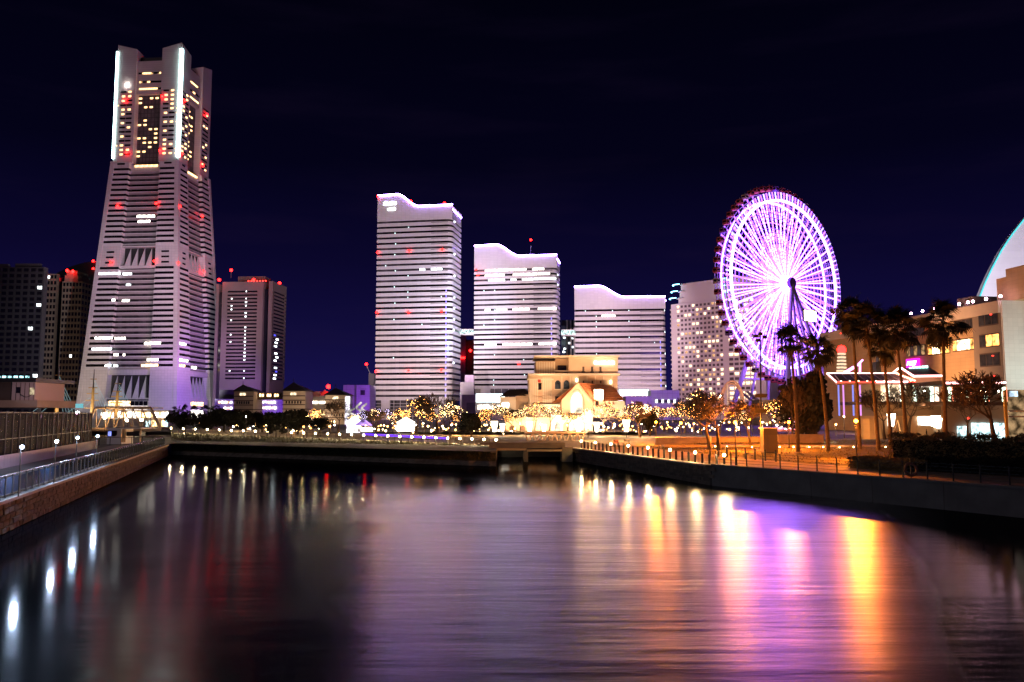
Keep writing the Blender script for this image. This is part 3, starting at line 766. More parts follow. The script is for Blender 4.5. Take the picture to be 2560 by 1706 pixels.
# ---- dark towers at the far left
def grid_tower(name, label, px0, px1, ytop, Y, depth, m_wall, cols_, rows, m_win, litn, rot=0.0, litm=None, steps=()):
    a = at(px0, 1035, Y); b_ = at(px1, 1035, Y); W = (b_-a).length; zb = 2.4; H_ = zat(ytop, Y)-zb
    t = thing(name, label, 'tower', (a.x, a.y, zb), rot); rr = random.Random(int(px0)+rows)
    MB().box(0, W, 0, depth, 0, H_).build('wall', m_wall, t)
    for (x0, x1, y0, dz) in steps: MB().box(W*x0, W*x1, y0, depth, H_, H_+dz).build('upper_wall', m_wall, t)
    bw = W/cols_; fh = H_/rows
    wmesh = MB().box(-bw*.32, bw*.32, -.06, .3, 0, fh*.58).mesh('window', m_win); lmesh = MB().box(-bw*.3, bw*.3, -.1, .3, 0, fh*.5).mesh('lit_window', litm or M_cool)
    rib = MB().box(-.14, .14, -.35, .2, 0, H_).mesh('rib', m_wall); led = MB().box(0, W, -.45, .2, 0, fh*.16).mesh('ledge', m_wall)
    for r_ in range(rows):
        inst('ledge', led, t, (0, 0, r_*fh+fh*.82))
        for c_ in range(cols_):
            if cols_*rows > 300 and c_*rows+r_ >= 300: pass
            inst('lit_window' if rr.random() < litn else 'window', lmesh if rr.random() < litn else wmesh, t, (bw*(c_+.5), 0, r_*fh+fh*.2))
    for c_ in range(cols_+1): inst('rib', rib, t, (bw*c_, 0, 0))
    if depth > 15:       # the side that shows has windows too
        ns = 4; sw_ = depth/ns; smesh = MB().box(-.3, .06, -sw_*.32, sw_*.32, 0, fh*.58).mesh('window', m_win); sl_ = MB().box(-.2, .45, 0, depth, 0, fh*.16).mesh('ledge', m_wall)
        for r_ in range(rows):
            inst('ledge', sl_, t, (W, 0, r_*fh+fh*.82))
            for c_ in range(ns): inst('window', smesh, t, (W, sw_*(c_+.5), r_*fh+fh*.2))
    return t, W, H_
M_apt = mat('apartment_wall', (.055, .048, .052), .8, .2, .2); M_bg = mat('beige_wall', (.30, .24, .18), .8, .2, .2)
tg, W_, H_ = grid_tower('apartment_tower', 'dark apartment tower cut by the left picture edge', -70, 92, 668, 560, 5, M_apt, 9, 26, M_gl_d, .015, 0, None, ((.5, .9, 3, 3.0), (.1, .4, 2, 2.5)))
for k in range(6): MB().box(W_*(.35+k*.09), W_*(.35+k*.09)+2.4, -.5, .2, H_*.27, H_*.27+1.6).build('lit_window', emi('window_teal', (.45, .95, 1.0), 2.6, .6), tg)
tg, W_, H_ = grid_tower('stepped_tower', 'beige stepped tower of small square windows, narrower part', 92, 126, 685, 700, 4, M_bg, 4, 24, M_gl_d, .01)
beacon(tg, 95, 683, 698, 1.2)
tg, W_, H_ = grid_tower('stepped_tower', 'beige stepped tower of small square windows, broader part', 141, 190, 704, 690, 20, M_bg, 6, 23, M_gl_d, .015, 0, None, ((.05, .75, 1, 5.5), (.12, .66, 2, 9.5)))
beacon(tg, 168, 677, 688, 1.2); beacon(tg, 182, 679, 688, 1.2)
t = thing('glass_tower', 'narrow black glass shaft between the two beige stepped parts', 'tower', (at(124, 1035, 715).x, 715, 2.4))
boxpx('shaft', t, 124, 143, 690, 1033, 715, 18, glassmat('shaft_glass', (.014, .016, .03), .5, .1))
for k in range(12): boxpx('transom', t, 124, 143, 700+k*27, 701.5+k*27, 714.6, .5, M_dark)
# black tower with a round roof behind them
t = thing('round_roof_tower', 'black round roofed tower standing behind the beige stepped tower', 'tower', (at(160, 1035, 820).x, 820, 2.4))
x0, x1 = at(66, 1035, 820).x-t.location.x, at(246, 1035, 820).x-t.location.x; zt = zat(652, 820)-2.4
pr_ = [(x0, 0), (x1, 0), (x1, zt)] + [(lerp(x1, x0, k/12), zt-30*(k/12)**2.2) for k in range(1, 13)]
MB().xz(pr_, 0, 40).build('wall', mat('black_curtain_wall', (.02, .02, .026), .4, .3, .1, lines=(3, 4, .25), linecol=.5), t)
for k in range(24): MB().box(x0+6, x1, -.3, .1, 8+k*4.6, 8.5+k*4.6).build('ledge', M_dark, t)
beacon(t, 233, 653, 818, 1.2); beacon(t, 233, 672, 818, 1.1)

# ---- hotel behind the wheel: an angled slab of square windows with lit rounded roof ends
def hotel():
    rot = R(-44); zb = 2.4
    a = at(1682, 1035, 640); t = thing('hotel_slab', 'pink white hotel slab with rows of square windows, partly behind the wheel', 'hotel', (a.x, a.y, zb), rot); rr = random.Random(21)
    M = mat('hotel_render', (.66, .58, .56), .7, .06, .05)
    W = 78; D = 18; fh = 3.55; rows = 24; H_ = zat(762, 640)-zb
    MB().box(0, W, 0, D, 0, H_).build('wall', M, t)
    cw = 3.35; wins = MB().box(-.95, .95, -.02, .35, 0, 1.75).mesh('window', mat('hotel_pane', (.12, .09, .10), .3, .3, .5))
    bar = MB().box(-.06, .06, -.06, .1, 0, 1.75).mesh('mullion', M)
    l1 = MB().box(-.95, .95, -.05, .35, 0, 1.75).mesh('lit_window', emi('hotel_lit', (1, .72, .42), 3.2, .5)); l2 = MB().box(-.95, .95, -.05, .35, 0, 1.75).mesh('lit_window', emi('hotel_lit_low', (1, .55, .25), 1.1, .5))
    ncol = 13; led = MB().box(0, W, -.45, 0, 0, .35).mesh('ledge', M); cnt = 0
    for r_ in range(rows):
        z = H_-3.4-r_*fh*((H_-4)/(rows*fh))
        inst('ledge', led, t, (0, 0, z-1.0))
        for c_ in range(ncol-1):
            x = 6.5+c_*cw; q = rr.random()
            o = inst('lit_window' if q < .33 else 'window', l1 if q < .22 else (l2 if q < .33 else wins), t, (x, -.15, z)); cnt += 1
        for c_ in range(5):
            x = 6.5+ncol*cw+1+c_*4.3; q = rr.random()
            inst('lit_window' if q < .55 else 'window', l1 if q < .55 else wins, t, (x, -.2, z-.1), (0, 0, 0), (1.7, 1, 1.1))
    # rounded balcony end at left
    for r_ in range(rows):
        z = H_-3.4-r_*fh*((H_-4)/(rows*fh))
        MB().prism([(-2.2, 3), (-1.6, 1), (0, -.2), (1.8, -.35), (1.8, 6), (-2.2, 6)], z-1.2, z-.1).build('balcony', M, t)
    # roof storeys with glowing curved ledges
    x = 7.0
    for k in range(3):
        z = H_+k*5.2; MB().box(6+k*1.2, W-6-k*1.2, 1.5, D-1.5, z, z+5.2).build('roof_storey', M, t)
        led_ = emi('roof_blue', (.25, .75, 1.0), 7)
        for xe, s_ in ((3.2+k*1.6, 1), (W*.62, 1)):
            MB().path([(xe+6*math.cos(q), 4-6*math.sin(q), z+4.6) for q in [math.pi*(.98-.62*j/8) for j in range(9)]], .32).build('roof_light', led_, t)
        MB().prism([(3.2+k*1.6+6+5.4*math.cos(q), 4-5.4*math.sin(q)) for q in [math.pi*(1.0+.5*j/6) for j in range(7)]][::-1] if False else [(4+k*1.6, 2), (8+k*1.2, -.4), (11+k*1.2, -.4), (11+k*1.2, 8), (4+k*1.6, 8)], z+3.9, z+4.5).build('roof_ledge', M, t)
    return t
hotel()

# ---- striped slab and dark block between the towers
t = thing('striped_block', 'narrow grey block with white vertical fins between two wave roofed towers', 'building', (at(1420, 1035, 720).x, 720, 2.4))
boxpx('wall', t, 1404, 1445, 801, 1000, 720, 15, glassmat('striped_glass', (.05, .06, .09), .7, .2))
for px in (1419, 1428, 1437): boxpx('fin', t, px-2, px+2, 800, 1000, 719, 1, M_clad2)
for k, (px, py) in enumerate(((1411, 845), (1424, 858), (1433, 868), (1412, 872), (1410, 880), (1431, 846))): boxpx('lit_window', t, px-3, px+3, py-2, py+2, 719.4, .8, M_cool)
t = thing('dark_block', 'dark violet block behind the gap beside the tallest wave roofed tower', 'building', (at(1165, 1035, 760).x, 760, 2.4))
boxpx('wall', t, 1150, 1163, 838, 1000, 760, 15, mat('violet_wall', (.16, .08, .25), .8, .1)); boxpx('wall', t, 1163.2, 1186, 850, 1000, 764, 15, M_apt)
beacon(t, 1176, 877, 758, 1.2); beacon(t, 1154, 895, 758, 1.0); beacon(t, 1160, 895, 758, 1.0)

# ---- floodlights of the plaza that light the towers
PK = (1.0, 0.70, 0.74); WH = (1.0, 0.80, 0.86)
def flood(px, Y, z, tx, ty, tY, power, col, ang=70):
    spot('floodlight', (at(px, 1035, Y).x, Y, z), at(tx, ty, tY), power, col, ang)
FL = 0.95
PK = (1.0, 0.76, 0.82)
flood(520, 370, 20, 345, 860, 620, 1.15e6*FL, (.86, .84, 1.0), 42)
flood(500, 370, 20, 350, 400, 640, 0.80e6*FL, (1.0, .62, .72), 46)
flood(640, 520, 16, 455, 700, 625, 0.50e6*FL, (1.0, .48, .72), 62)
flood(640, 560, 10, 500, 960, 645, 0.36e6*FL, (.36, .10, 1.0), 60)
flood(1010, 440, 18, 1030, 720, 615, 1.25e6*FL, PK, 62)
flood(1030, 540, 12, 1030, 960, 615, 0.11e6*FL, (1, .74, .66), 80)
flood(1280, 470, 18, 1290, 760, 640, 1.00e6*FL, PK, 52)
flood(1560, 500, 18, 1550, 830, 665, 0.80e6*FL, (1.0, .74, .88), 50)
flood(1250, 560, 60, 1150, 780, 625, 0.26e6*FL, (.50, .65, 1.0), 70)
flood(1690, 430, 18, 1740, 820, 620, 0.85e6*FL, (1, .58, .60), 50)
flood(600, 520, 14, 610, 800, 640, 0.050e6*FL, (1, .70, .60), 56)
flood(760, 560, 14, 690, 860, 660, 0.16e6*FL, (.80, .45, 1.0), 50)
flood(190, 540, 14, 165, 850, 690, 0.10e6*FL, (1, .70, .45), 50)
# ================================================================= OBSERVATION WHEEL
def wheel():
    c = at(1953, 712, 352); Rr = 40.6
    # wheel plane: horizontal in-plane axis e, axle direction nrm (towards the camera's right)
    az = R(18) + R(52); # axle turned from the line of sight
    view = Vector((-(c.x), -(c.y), 0)).normalized()
    nrm = Matrix.Rotation(R(54), 3, 'Z') @ view          # axle points to the camera and to the right
    rz = math.atan2(nrm.y, nrm.x) + R(90)                # local -y is the axle direction
    t = thing('observation_wheel', 'giant observation wheel glowing white and violet behind the palm trees', 'ferris wheel', (c.x, c.y, ZQ), rz)
    cz = c.z - ZQ
    LW = emi('wheel_white', (.33, .12, 1.0), 11.0); LV = emi('wheel_violet', (.17, .05, 1.0), 3.4); LR = emi('rim_white', (.36, .18, 1.0), 16.0); LP = emi('wheel_pink', (.34, .10, 1.0), 4.6)
    HUB = emi('hub_white', (.42, .24, 1.0), 34)
    MS = mat('wheel_steel', (.55, .5, .6), .5, .1, .2)
    hw = 2.6                                              # half depth of the wheel
    P = lambda r, a, y: (r*math.cos(a), y, cz + r*math.sin(a))
    # spokes: each is a ladder of light tubes (unlit steel between), 60 on the front and 60 on the back
    def spoke_mesh(seed, m, r0, r1, gap):
        mb = MB(); rr = random.Random(seed); r = r0; 
        while r < r1:
            l_ = rr.uniform(.9, 1.7); mb.box(r, min(r+l_, r1), -.16, .16, -.24, .24); r += l_+gap
        return mb.mesh('light_tube', m)
    steel = MB().tube((3.2, 0, 0), (Rr-3.2, 0, 0), .07, .07, 4, False).mesh('spoke', MS)
    sm = [spoke_mesh(k, (LW, LW, LP, LW)[k], 4.2, Rr-5.2, .34) for k in range(4)]
    wide = MB().box(7, 21, -.34, .34, -.05, .05).mesh('light_tube', LV)
    for k in range(60):
        a = 2*math.pi*k/60
        for y in (-hw*.92, hw*.92):
            s_ = inst('spoke', steel, t, (0, y, cz), (0, -a - (0 if y < 0 else math.pi/60), 0))
            inst('light_tube', sm[k % 4], s_, (0, 0, 0), (0, 0, 0))
        if k % 3 == 0: inst('light_panel', wide, t, (0, -hw*.6, cz), (0, -a-R(2.2), 0), (1+.12*math.sin(k), 1, 1))
    # rings
    def ring(name, r, y, rad, m, n=96, seg=None):
        mb = MB()
        for k in range(n):
            if seg and k % seg == 0: continue
            mb.tube(P(r, 2*math.pi*k/n, y), P(r, 2*math.pi*(k+1)/n, y), rad, rad, 4, False)
        return mb.build(name, m, t)
    for i, r in enumerate((6, 8.5, 11, 13.5, 16, 18.5, 21, 23.5, 26, 28.5, 31, 33.5, 35.2)):
        ring('ring', r, -hw*.95, .10, MS)
        ring('ring_light', r+1.3, hw*.95, .20, LV if i % 2 else LP, 120)
    ring('rim_light', Rr-4.6, -hw, .55, LR); ring('rim_light', Rr-4.6, hw, .42, LR)
    ring('rim', Rr-2.6, -hw, .14, MS); ring('rim', Rr-2.6, hw, .14, MS); ring('rim', Rr-.9, -hw*1.02, .2, MS); ring('rim', Rr-.9, hw*1.02, .2, MS)
    # rim ladder lamps between the two outer rings (violet bars standing radially) and lattice
    bar = MB().box(-1.55, 1.55, -.16, .16, -.26, .26).mesh('rim_lamp', emi('rim_bar', (.40, .32, 1.0), 3.6)); bar2 = MB().box(-1.55, 1.55, -.16, .16, -.22, .22).mesh('rim_lamp', LP)
    for k in range(120):
        a = 2*math.pi*k/120
        inst('rim_lamp', bar if k % 2 else bar2, t, P(Rr-2.6, a, -hw*1.05), (0, -a, 0))
        if k % 2: inst('rim_lamp', bar2, t, P(Rr-2.6, a, hw*1.05), (0, -a, 0))
    # chords and lattice
    mb = MB()
    for k in range(60):
        a = 2*math.pi*k/60; b_ = 2*math.pi*(k+1)/60
        mb.tube(P(Rr-4.6, a, -hw), P(Rr-4.6, b_, hw), .08, .08, 4, False).tube(P(Rr-.9, a, hw), P(Rr-.9, b_, -hw), .08, .08, 4, False).tube(P(Rr-4.6, a, -hw), P(Rr-.9, b_, -hw), .08, .08, 4, False)
    mb.build('lattice', MS, t)
    # sixty gondolas outside the rim
    gm = [mat('gondola_red', (.55, .10, .07), .5, .1), mat('gondola_cream', (.6, .45, .3), .5, .1), mat('gondola_violet', (.35, .16, .5), .5, .1)]
    prof = [(-1.05, .25), (-.75, -.05), (.75, -.05), (1.05, .25), (1.1, 1.5), (.8, 2.15), (-.8, 2.15), (-1.1, 1.5)]
    gme = [MB().xz(prof, -1.1, 1.1).mesh('gondola', m_) for m_ in gm]; gwm = MB().box(-1.14, 1.14, -.8, .8, .8, 1.5).box(-.75, .75, -1.14, 1.14, .8, 1.5).mesh('gondola_window', M_gl_d)
    arm = MB().tube((0, 0, 2.1), (0, 0, 2.9), .1, .1, 5).mesh('hanger', MS)
    for k in range(60):
        a = 2*math.pi*(k+.5)/60; p = Vector(P(Rr+1.1, a, 0))
        g = inst('gondola', gme[0] if k % 5 else gme[1 + (k//5) % 2], t, (p.x, p.y, p.z-1.2)); inst('gondola_window', gwm, g); inst('hanger', arm, g)
    # hub, axle, clock panels
    MB().tube((0, -hw-3.2, cz), (0, hw+3.2, cz), 1.3, 1.3, 14).build('axle', MS, t)
    MB().tube((0, -hw-.3, cz), (0, -hw+1, cz), 3.6, 3.9, 20).build('hub', HUB, t)
    MB().tube((0, -hw-3.4, cz), (0, -hw-2.2, cz), 2.3, 2.6, 18).build('axle_cap', mat('axle_violet', (.3, .12, .45), .5, .1), t)
    MB().box(3.5, 12.5, -hw-5.6, -hw-4.8, cz-16.4, cz-11.2).build('clock_frame', M_dark, t)
    MB().box(4.0, 12.0, -hw-5.8, -hw-5.61, cz-16.0, cz-11.6).build('clock_face', emi('clock_amber', (1.0, .80, .42), 14), t)
    # A-frame legs
    M_leg = mat('leg_paint', (.62, .52, .66), .5, .1, .2)
    for y, s_ in ((-hw-2.6, -1), (hw+2.6, 1)):
        for x in (-19, -7, 7, 19):
            MB().tube((0, y, cz), (x, y+s_*9, 2.5), .75 if abs(x) > 10 else .5, 1.15 if abs(x) > 10 else .6, 10).build('leg', M_leg, t)
        for zf in (.3, .5):
            q = 1-zf; MB().tube((-19*q, y+s_*9*q, lerp(2.5, cz, zf)), (19*q, y+s_*9*q, lerp(2.5, cz, zf)), .35, .35, 8).build('cross_beam', M_leg, t)
    # boarding hall and stairs
    MB().box(-24, 24, -11, 11, 0, 4.5).build('boarding_hall', mat('hall_wall', (.4, .33, .33), .7, .15, .3), t)
    for k in range(16):
        x = -22+k*2.9; MB().box(x, x+2.1, -11.3, -11.0, 1.0, 3.4).build('hall_window', emi('hall_pink%d' % (k % 4), ((1, .5, .8), (1, .75, .5), (.6, .6, 1), (1, .3, .45))[k % 4], 3.0, .6), t)
    MB().box(-25, 25, -12, 12, 4.5, 5.2).build('hall_roof', M_white, t)
    for y in (-12.05, 12.05): MB().box(-25, 25, y-.1, y+.1, 4.6, 5.1).build('roof_light', LP, t)
    MB().tube((-25, -14, 2), (-46, -14, 13), .5, .5, 8).tube((-25, -17, 2), (-46, -17, 13), .5, .5, 8).build('stair_beam', M_leg, t)
    return t
wheel()
# ================================================================= MIDDLE GROUND BUILDINGS
def bld(name, label, px, Y, cat='building', group=None): return thing(name, label, cat, (at(px, 1035, Y).x, Y, 2.35), 0, group)
M_purp = mat('violet_lit_wall', (.62, .58, .66), .7, .08, .1, lines=(2.5, 1.4, .05), linecol=.7)
M_cream = mat('cream_wall', (.62, .53, .43), .75, .1, .2)
M_band = mat('brown_band', (.09, .06, .05), .7, .2, .5)
M_tile = mat('dark_roof_tile', (.05, .035, .03), .7, .3, .8)
# violet lit mall block at the foot of the bank tower
t = bld('mall_block', 'low mall block washed in violet light behind the far bank', 630, 420)
boxpx('wall', t, 535, 725, 998, 1062, 420, 18, M_purp)
for py, x0, x1 in ((1006, 546, 580), (1006, 634, 694), (1020, 636, 692), (1021, 560, 580)):
    x = x0
    while x < x1-4:
        boxpx('lit_window', t, x, x+5, py-2.2, py+2.2, 419.7, .5, M_wwhite if (int(x) % 3) else M_warm); x += 7
boxpx('terrace', t, 620, 705, 983, 997.8, 422, 10, mat('terrace_dark', (.06, .05, .05), .7, .3, .5))
for k in range(11): boxpx('lit_window', t, 624+k*7, 628+k*7, 988, 993, 421.6, .5, M_warm if k % 3 else M_gl_d)
boxpx('roof_house', t, 548, 612, 975, 997.9, 430, 10, M_apt)
spot('floodlight', (at(600, 1035, 380).x, 380, 4), at(600, 1022, 420), 26000, (.28, .06, 1.0), 110)
spot('floodlight', (at(680, 1035, 380).x, 380, 4), at(690, 1022, 420), 20000, (.30, .08, 1.0), 100)
# three tower houses with pyramid roofs and dark bands
def tower_house(label, x0, x1, yroof, ytip, Y, side=0):
    t = bld('tower_house', label, (x0+x1)/2, Y, 'building', 'tower houses with pyramid roofs')
    boxpx('wall', t, x0, x1, yroof, 1065, Y, 12, M_cream)
    for k, py in enumerate((yroof+11, yroof+22, yroof+33, yroof+44, yroof+55)): boxpx('band', t, x0-.6, x1+.6, py, py+2.2, Y-.3, 12.6, M_band)
    for py in (yroof+25, yroof+47):
        for k in range(6):
            x = lerp(x0+8, x1-12, k/5); boxpx('window', t, x, x+3.4, py, py+6.5, Y-.12, .5, M_gl_d)
    boxpx('lit_window', t, (x0+x1)/2-8, (x0+x1)/2+6, yroof+4, yroof+10, Y-.2, .5, emi('house_warm', (1, .8, .5), 1.6, .8))
    l_ = t.location; a = at(x0-4, yroof, Y-1.5)-l_; b_ = at(x1+4, yroof, Y-1.5)-l_; tip = at((x0+x1)/2, ytip, Y+6)-l_; yb = a.y+15
    mb = MB(); A, B, C2, D2 = Vector(a), Vector(b_), Vector((b_.x, yb, b_.z)), Vector((a.x, yb, a.z))
    mb.tri(A, B, tip).tri(B, C2, tip).tri(C2, D2, tip).tri(D2, A, tip).quad(D2, C2, B, A).build('roof', M_tile, t)
    MB().tube(tip-Vector((0, 0, .4)), tip+Vector((0, 0, 1.4)), .12).build('finial', M_dark, t)
tower_house('cream tower house with low dark roof beside the violet mall block', 583, 632, 979, 962, 330)
tower_house('cream tower house with the tallest pointed roof', 706, 762, 978, 956, 325)
tower_house('cream tower house with pointed roof beside the bright white wall', 812, 866, 988, 970, 320)
t = bld('link_gallery', 'dark glazed gallery joining two pointed tower houses', 668, 335)
boxpx('wall', t, 632.5, 705.5, 982, 999, 335, 4, M_band)
for k in range(11): boxpx('lit_window', t, 636+k*6.2, 640+k*6.2, 985, 992, 334.7, .5, M_warm if k % 3 != 1 else M_gl_d)
t = bld('mall_wing', 'cream mall wing with bright shop fronts between tower houses', 788, 350)
boxpx('wall', t, 755, 816, 990, 1066, 350, 14, M_cream)
for k in range(6):
    boxpx('lit_window', t, 760+k*9, 767+k*9, 1004, 1009, 349.7, .5, M_wwhite); boxpx('lit_window', t, 760+k*9, 767+k*9, 1030, 1038, 349.7, .5, M_warm)
boxpx('parapet', t, 766, 800, 979, 989.9, 353, 8, M_cream)
l_ = t.location; MB().tri(at(800, 989, 352)-l_, at(832, 989, 352)-l_, at(812, 974, 356)-l_).tri(at(800, 989, 352)-l_, at(812, 974, 356)-l_, at(806, 989, 362)-l_).build('roof_gable', M_cream, t)
beacon(t, 821, 967, 352, .9)
for px, Y, pw in ((760, 300, 9000), (830, 300, 5200)): spot('floodlight', (at(px, 1035, Y).x, Y, 4), at(px+22, 1020, 350), pw, (1, .66, .40), 80)
t = bld('white_glow_wall', 'tall narrow white glowing wall beside the tower house', 868, 315)
boxpx('wall', t, 862, 873, 992, 1066, 315, 4, emi('wall_glow', (.92, .86, 1.0), 2.2, .3)); boxpx('frame', t, 860.5, 874.5, 990.5, 1067, 315.6, 4.5, M_white)  # wall glows by itself in place of the light on it
# violet lit block and a dark stair tower with a crane light
t = bld('violet_block', 'plain block with one violet lit side left of the tallest wave tower', 890, 470)
boxpx('wall', t, 857, 890, 963, 1040, 474, 20, M_clad2); boxpx('lit_wall', t, 890, 924, 963, 1040, 470, 20, M_purp)
boxpx('window', t, 901, 912, 976, 988, 469.7, .6, M_gl_m); boxpx('frame', t, 897, 916, 972, 974, 469.5, .8, M_clad2)
spot('floodlight', (at(930, 1035, 440).x, 440, 5), at(906, 1000, 470), 26000, (.42, .10, 1.0), 80)
t = bld('stair_tower', 'thin black stair tower with a red crane light', 926, 560)
boxpx('wall', t, 920, 933, 934, 1040, 560, 8, M_apt); l_ = t.location
MB().tube(at(925, 934, 560)-l_, at(917, 916, 560)-l_, .3).build('crane_arm', M_steel, t); beacon(t, 916, 911, 559, .9)
# podium blocks under the wave towers
t = bld('podium_block', 'pale podium block between the tallest and the middle wave tower', 1168, 590)
boxpx('wall', t, 1150, 1184, 956, 1050, 596, 12, M_clad); boxpx('upper_wall', t, 1162, 1184, 938, 955.9, 598, 10, mat('lilac_wall', (.7, .56, .72), .7, .05))
t = bld('podium_block', 'brown grey blank block with a dark door beside the lit white screen', 1170, 420)
boxpx('wall', t, 1154, 1188, 987, 1055, 420, 15, mat('taupe_wall', (.32, .26, .23), .8, .1)); boxpx('door', t, 1166, 1189, 1007, 1055, 419.6, .8, mat('taupe_dark', (.13, .11, .11), .7, .1))
t = bld('glow_panel', 'wide white glowing screen at the foot of the middle wave tower', 1230, 430, 'screen')
boxpx('screen', t, 1190, 1262, 985, 1006, 430, 1, emi('screen_cyan', (.82, .98, 1.0), 4.0, .06)); boxpx('frame', t, 1188.5, 1263.5, 983.5, 1007.5, 430.4, 1.2, M_steel)
boxpx('base', t, 1190, 1262, 1008, 1050, 430.5, 6, M_cream)
for k in range(9): boxpx('lit_window', t, 1194+k*7.2, 1199+k*7.2, 1013, 1023, 430.2, .5, M_wwhite)
t = bld('glow_panel', 'smaller white glowing screen right of the chapel roof', 1590, 430, 'screen')
boxpx('screen', t, 1548, 1622, 974, 989, 430, 1, emi('screen_cyan', (.82, .98, 1.0), 4.0, .06)); boxpx('frame', t, 1546.5, 1623.5, 972.6, 990.4, 430.4, 1.2, M_steel)
t = bld('podium_block', 'long low lilac podium wall between the chapel and the hotel', 1620, 400)
boxpx('wall', t, 1565, 1628, 991, 1050, 400, 10, mat('lilac_wall', (.7, .56, .72), .7, .05)); boxpx('wall', t, 1628.5, 1700, 976, 1050, 404, 10, M_clad2)
for k in range(12): boxpx('window', t, 1640+k*5, 1644+k*5, 1000, 1007, 403.6, .6, M_gl_m if k % 3 else M_cool)
for k in range(5): inst('roof_lamp', BEACON, t, at(1580+k*9, 989, 400)-t.location, (0, 0, 0), (.35,)*3).data = MB().ball((0, 0, 0), .5).mesh('roof_lamp', emi('lamp_warm_small', (1, .75, .4), 20))
spot('floodlight', (at(1600, 1035, 350).x, 350, 4), at(1610, 1010, 400), 12000, (1, .6, .7), 90)

# ---------------------------------------------------------------- banquet hall and chapel
M_ch = mat('chapel_stucco', (.66, .50, .36), .75, .08, .3); M_pil = mat('pilaster_white', (.78, .70, .58), .7, .06, .4); M_orange_t = mat('clay_tile', (.36, .13, .05), .75, .25, 1.2)
CH = 210
t = bld('banquet_hall', 'floodlit cream banquet hall with pilasters and a white roof sign', 1440, CH)
l_ = t.location
def quadpx(name, t, pts, Y, depth, m):     # outline given in pixels (clockwise from bottom left seen), pushed back
    P_ = [at(px, py, Y) for px, py in pts]; l0 = t.location
    return MB().xz([(p.x-l0.x, p.z-l0.z) for p in P_], Y-l0.y, Y-l0.y+depth).build(name, m, t)
boxpx('upper_wall', t, 1422, 1545, 893, 936, CH+1, 16, M_ch)
boxpx('upper_wall', t, 1339, 1388, 903, 940, CH+3.5, 12, M_ch)
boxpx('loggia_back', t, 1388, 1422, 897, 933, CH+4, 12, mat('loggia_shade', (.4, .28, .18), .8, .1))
boxpx('loggia_window', t, 1394, 1416, 914, 928, CH+3.8, .4, M_gl_d); boxpx('loggia_rail', t, 1388, 1422, 926, 930, CH+1.6, .3, M_pil)
boxpx('cornice', t, 1336, 1425, 889, 893.5, CH+.2, 17, M_pil); boxpx('cornice', t, 1420, 1549, 888.5, 893, CH-.2, 18, M_pil)
boxpx('cornice', t, 1320, 1550, 934, 939, CH-.8, 18, M_pil)
for k in range(8): boxpx('pilaster', t, 1341+k*6.2, 1344.4+k*6.2, 905, 940, CH+3.1, .6, M_pil)
boxpx('lower_wall', t, 1322, 1545, 939.2, 1045, CH+.4, 17, M_ch)
boxpx('cornice', t, 1318, 1384, 947, 951, CH-.3, 2, M_pil)
for k in range(5): boxpx('pilaster', t, 1324+k*4.6, 1327+k*4.6, 951, 1014, CH+.05, .6, M_pil)
for k in range(5): boxpx('pilaster', t, 1357+k*4.8, 1360+k*4.8, 944, 1014, CH+.05, .6, M_pil)
for k in range(7): boxpx('pilaster', t, 1404+k*21, 1406+k*21, 941, 1000, CH+.15, .5, M_pil)
boxpx('canopy', t, 1344.5, 1352, 949, 956, CH-.6, 1, mat('awning_red', (.45, .05, .03), .7, .1)); boxpx('window', t, 1343, 1354, 958, 975, CH+.2, .5, M_gl_d); boxpx('window', t, 1345, 1353, 985, 1010, CH+.2, .5, M_ch)
for x0 in (1387.5, 1409):
    quadpx('window', t, [(x0, 973), (x0+14, 973), (x0+14, 957), (x0+11, 952.5), (x0+7, 951), (x0+3, 952.5), (x0, 957)], CH+.2, .5, glassmat('arched_pane', (.05, .07, .10), .9, .8))
    boxpx('sill', t, x0-1, x0+15, 973, 975, CH-.1, .5, M_pil)
boxpx('window', t, 1388, 1402, 991, 1006, CH+.2, .5, M_gl_d)
for x0 in (1456, 1478, 1499):
    boxpx('window', t, x0, x0+5, 917, 929, CH+.8, .5, M_band); boxpx('sill', t, x0-2, x0+7, 929, 932, CH+.5, .5, M_band); boxpx('window', t, x0+1, x0+5, 952, 959, CH+.2, .5, M_band)
rr = random.Random(8); x = 1486
while x < 1537:
    w_ = rr.uniform(2.6, 4.0); h_ = rr.uniform(6.5, 8.5); boxpx('sign_letter', t, x, x+w_, 911-h_, 911, CH+.6, .35, emi('sign_hall', (1, .97, .92), 6)); x += w_+.9
for px, py in ((1442, 950), (1527, 955)): boxpx('wall_lamp', t, px-2, px+2, py-4, py+5, CH-.2, .4, emi('wall_lamp', (1, .8, .5), 8))
boxpx('base_wall', t, 1338, 1404, 1014, 1042, CH-3, 4, M_pil); boxpx('base_cornice', t, 1336, 1405, 1011, 1014, CH-3.4, 4.6, M_pil)
boxpx('porch', t, 1308, 1338, 1017, 1042, CH-3, 4, M_pil)
for k in range(4): boxpx('column', t, 1313+k*6, 1316+k*6, 1021, 1042, CH-3.5, .5, M_pil)
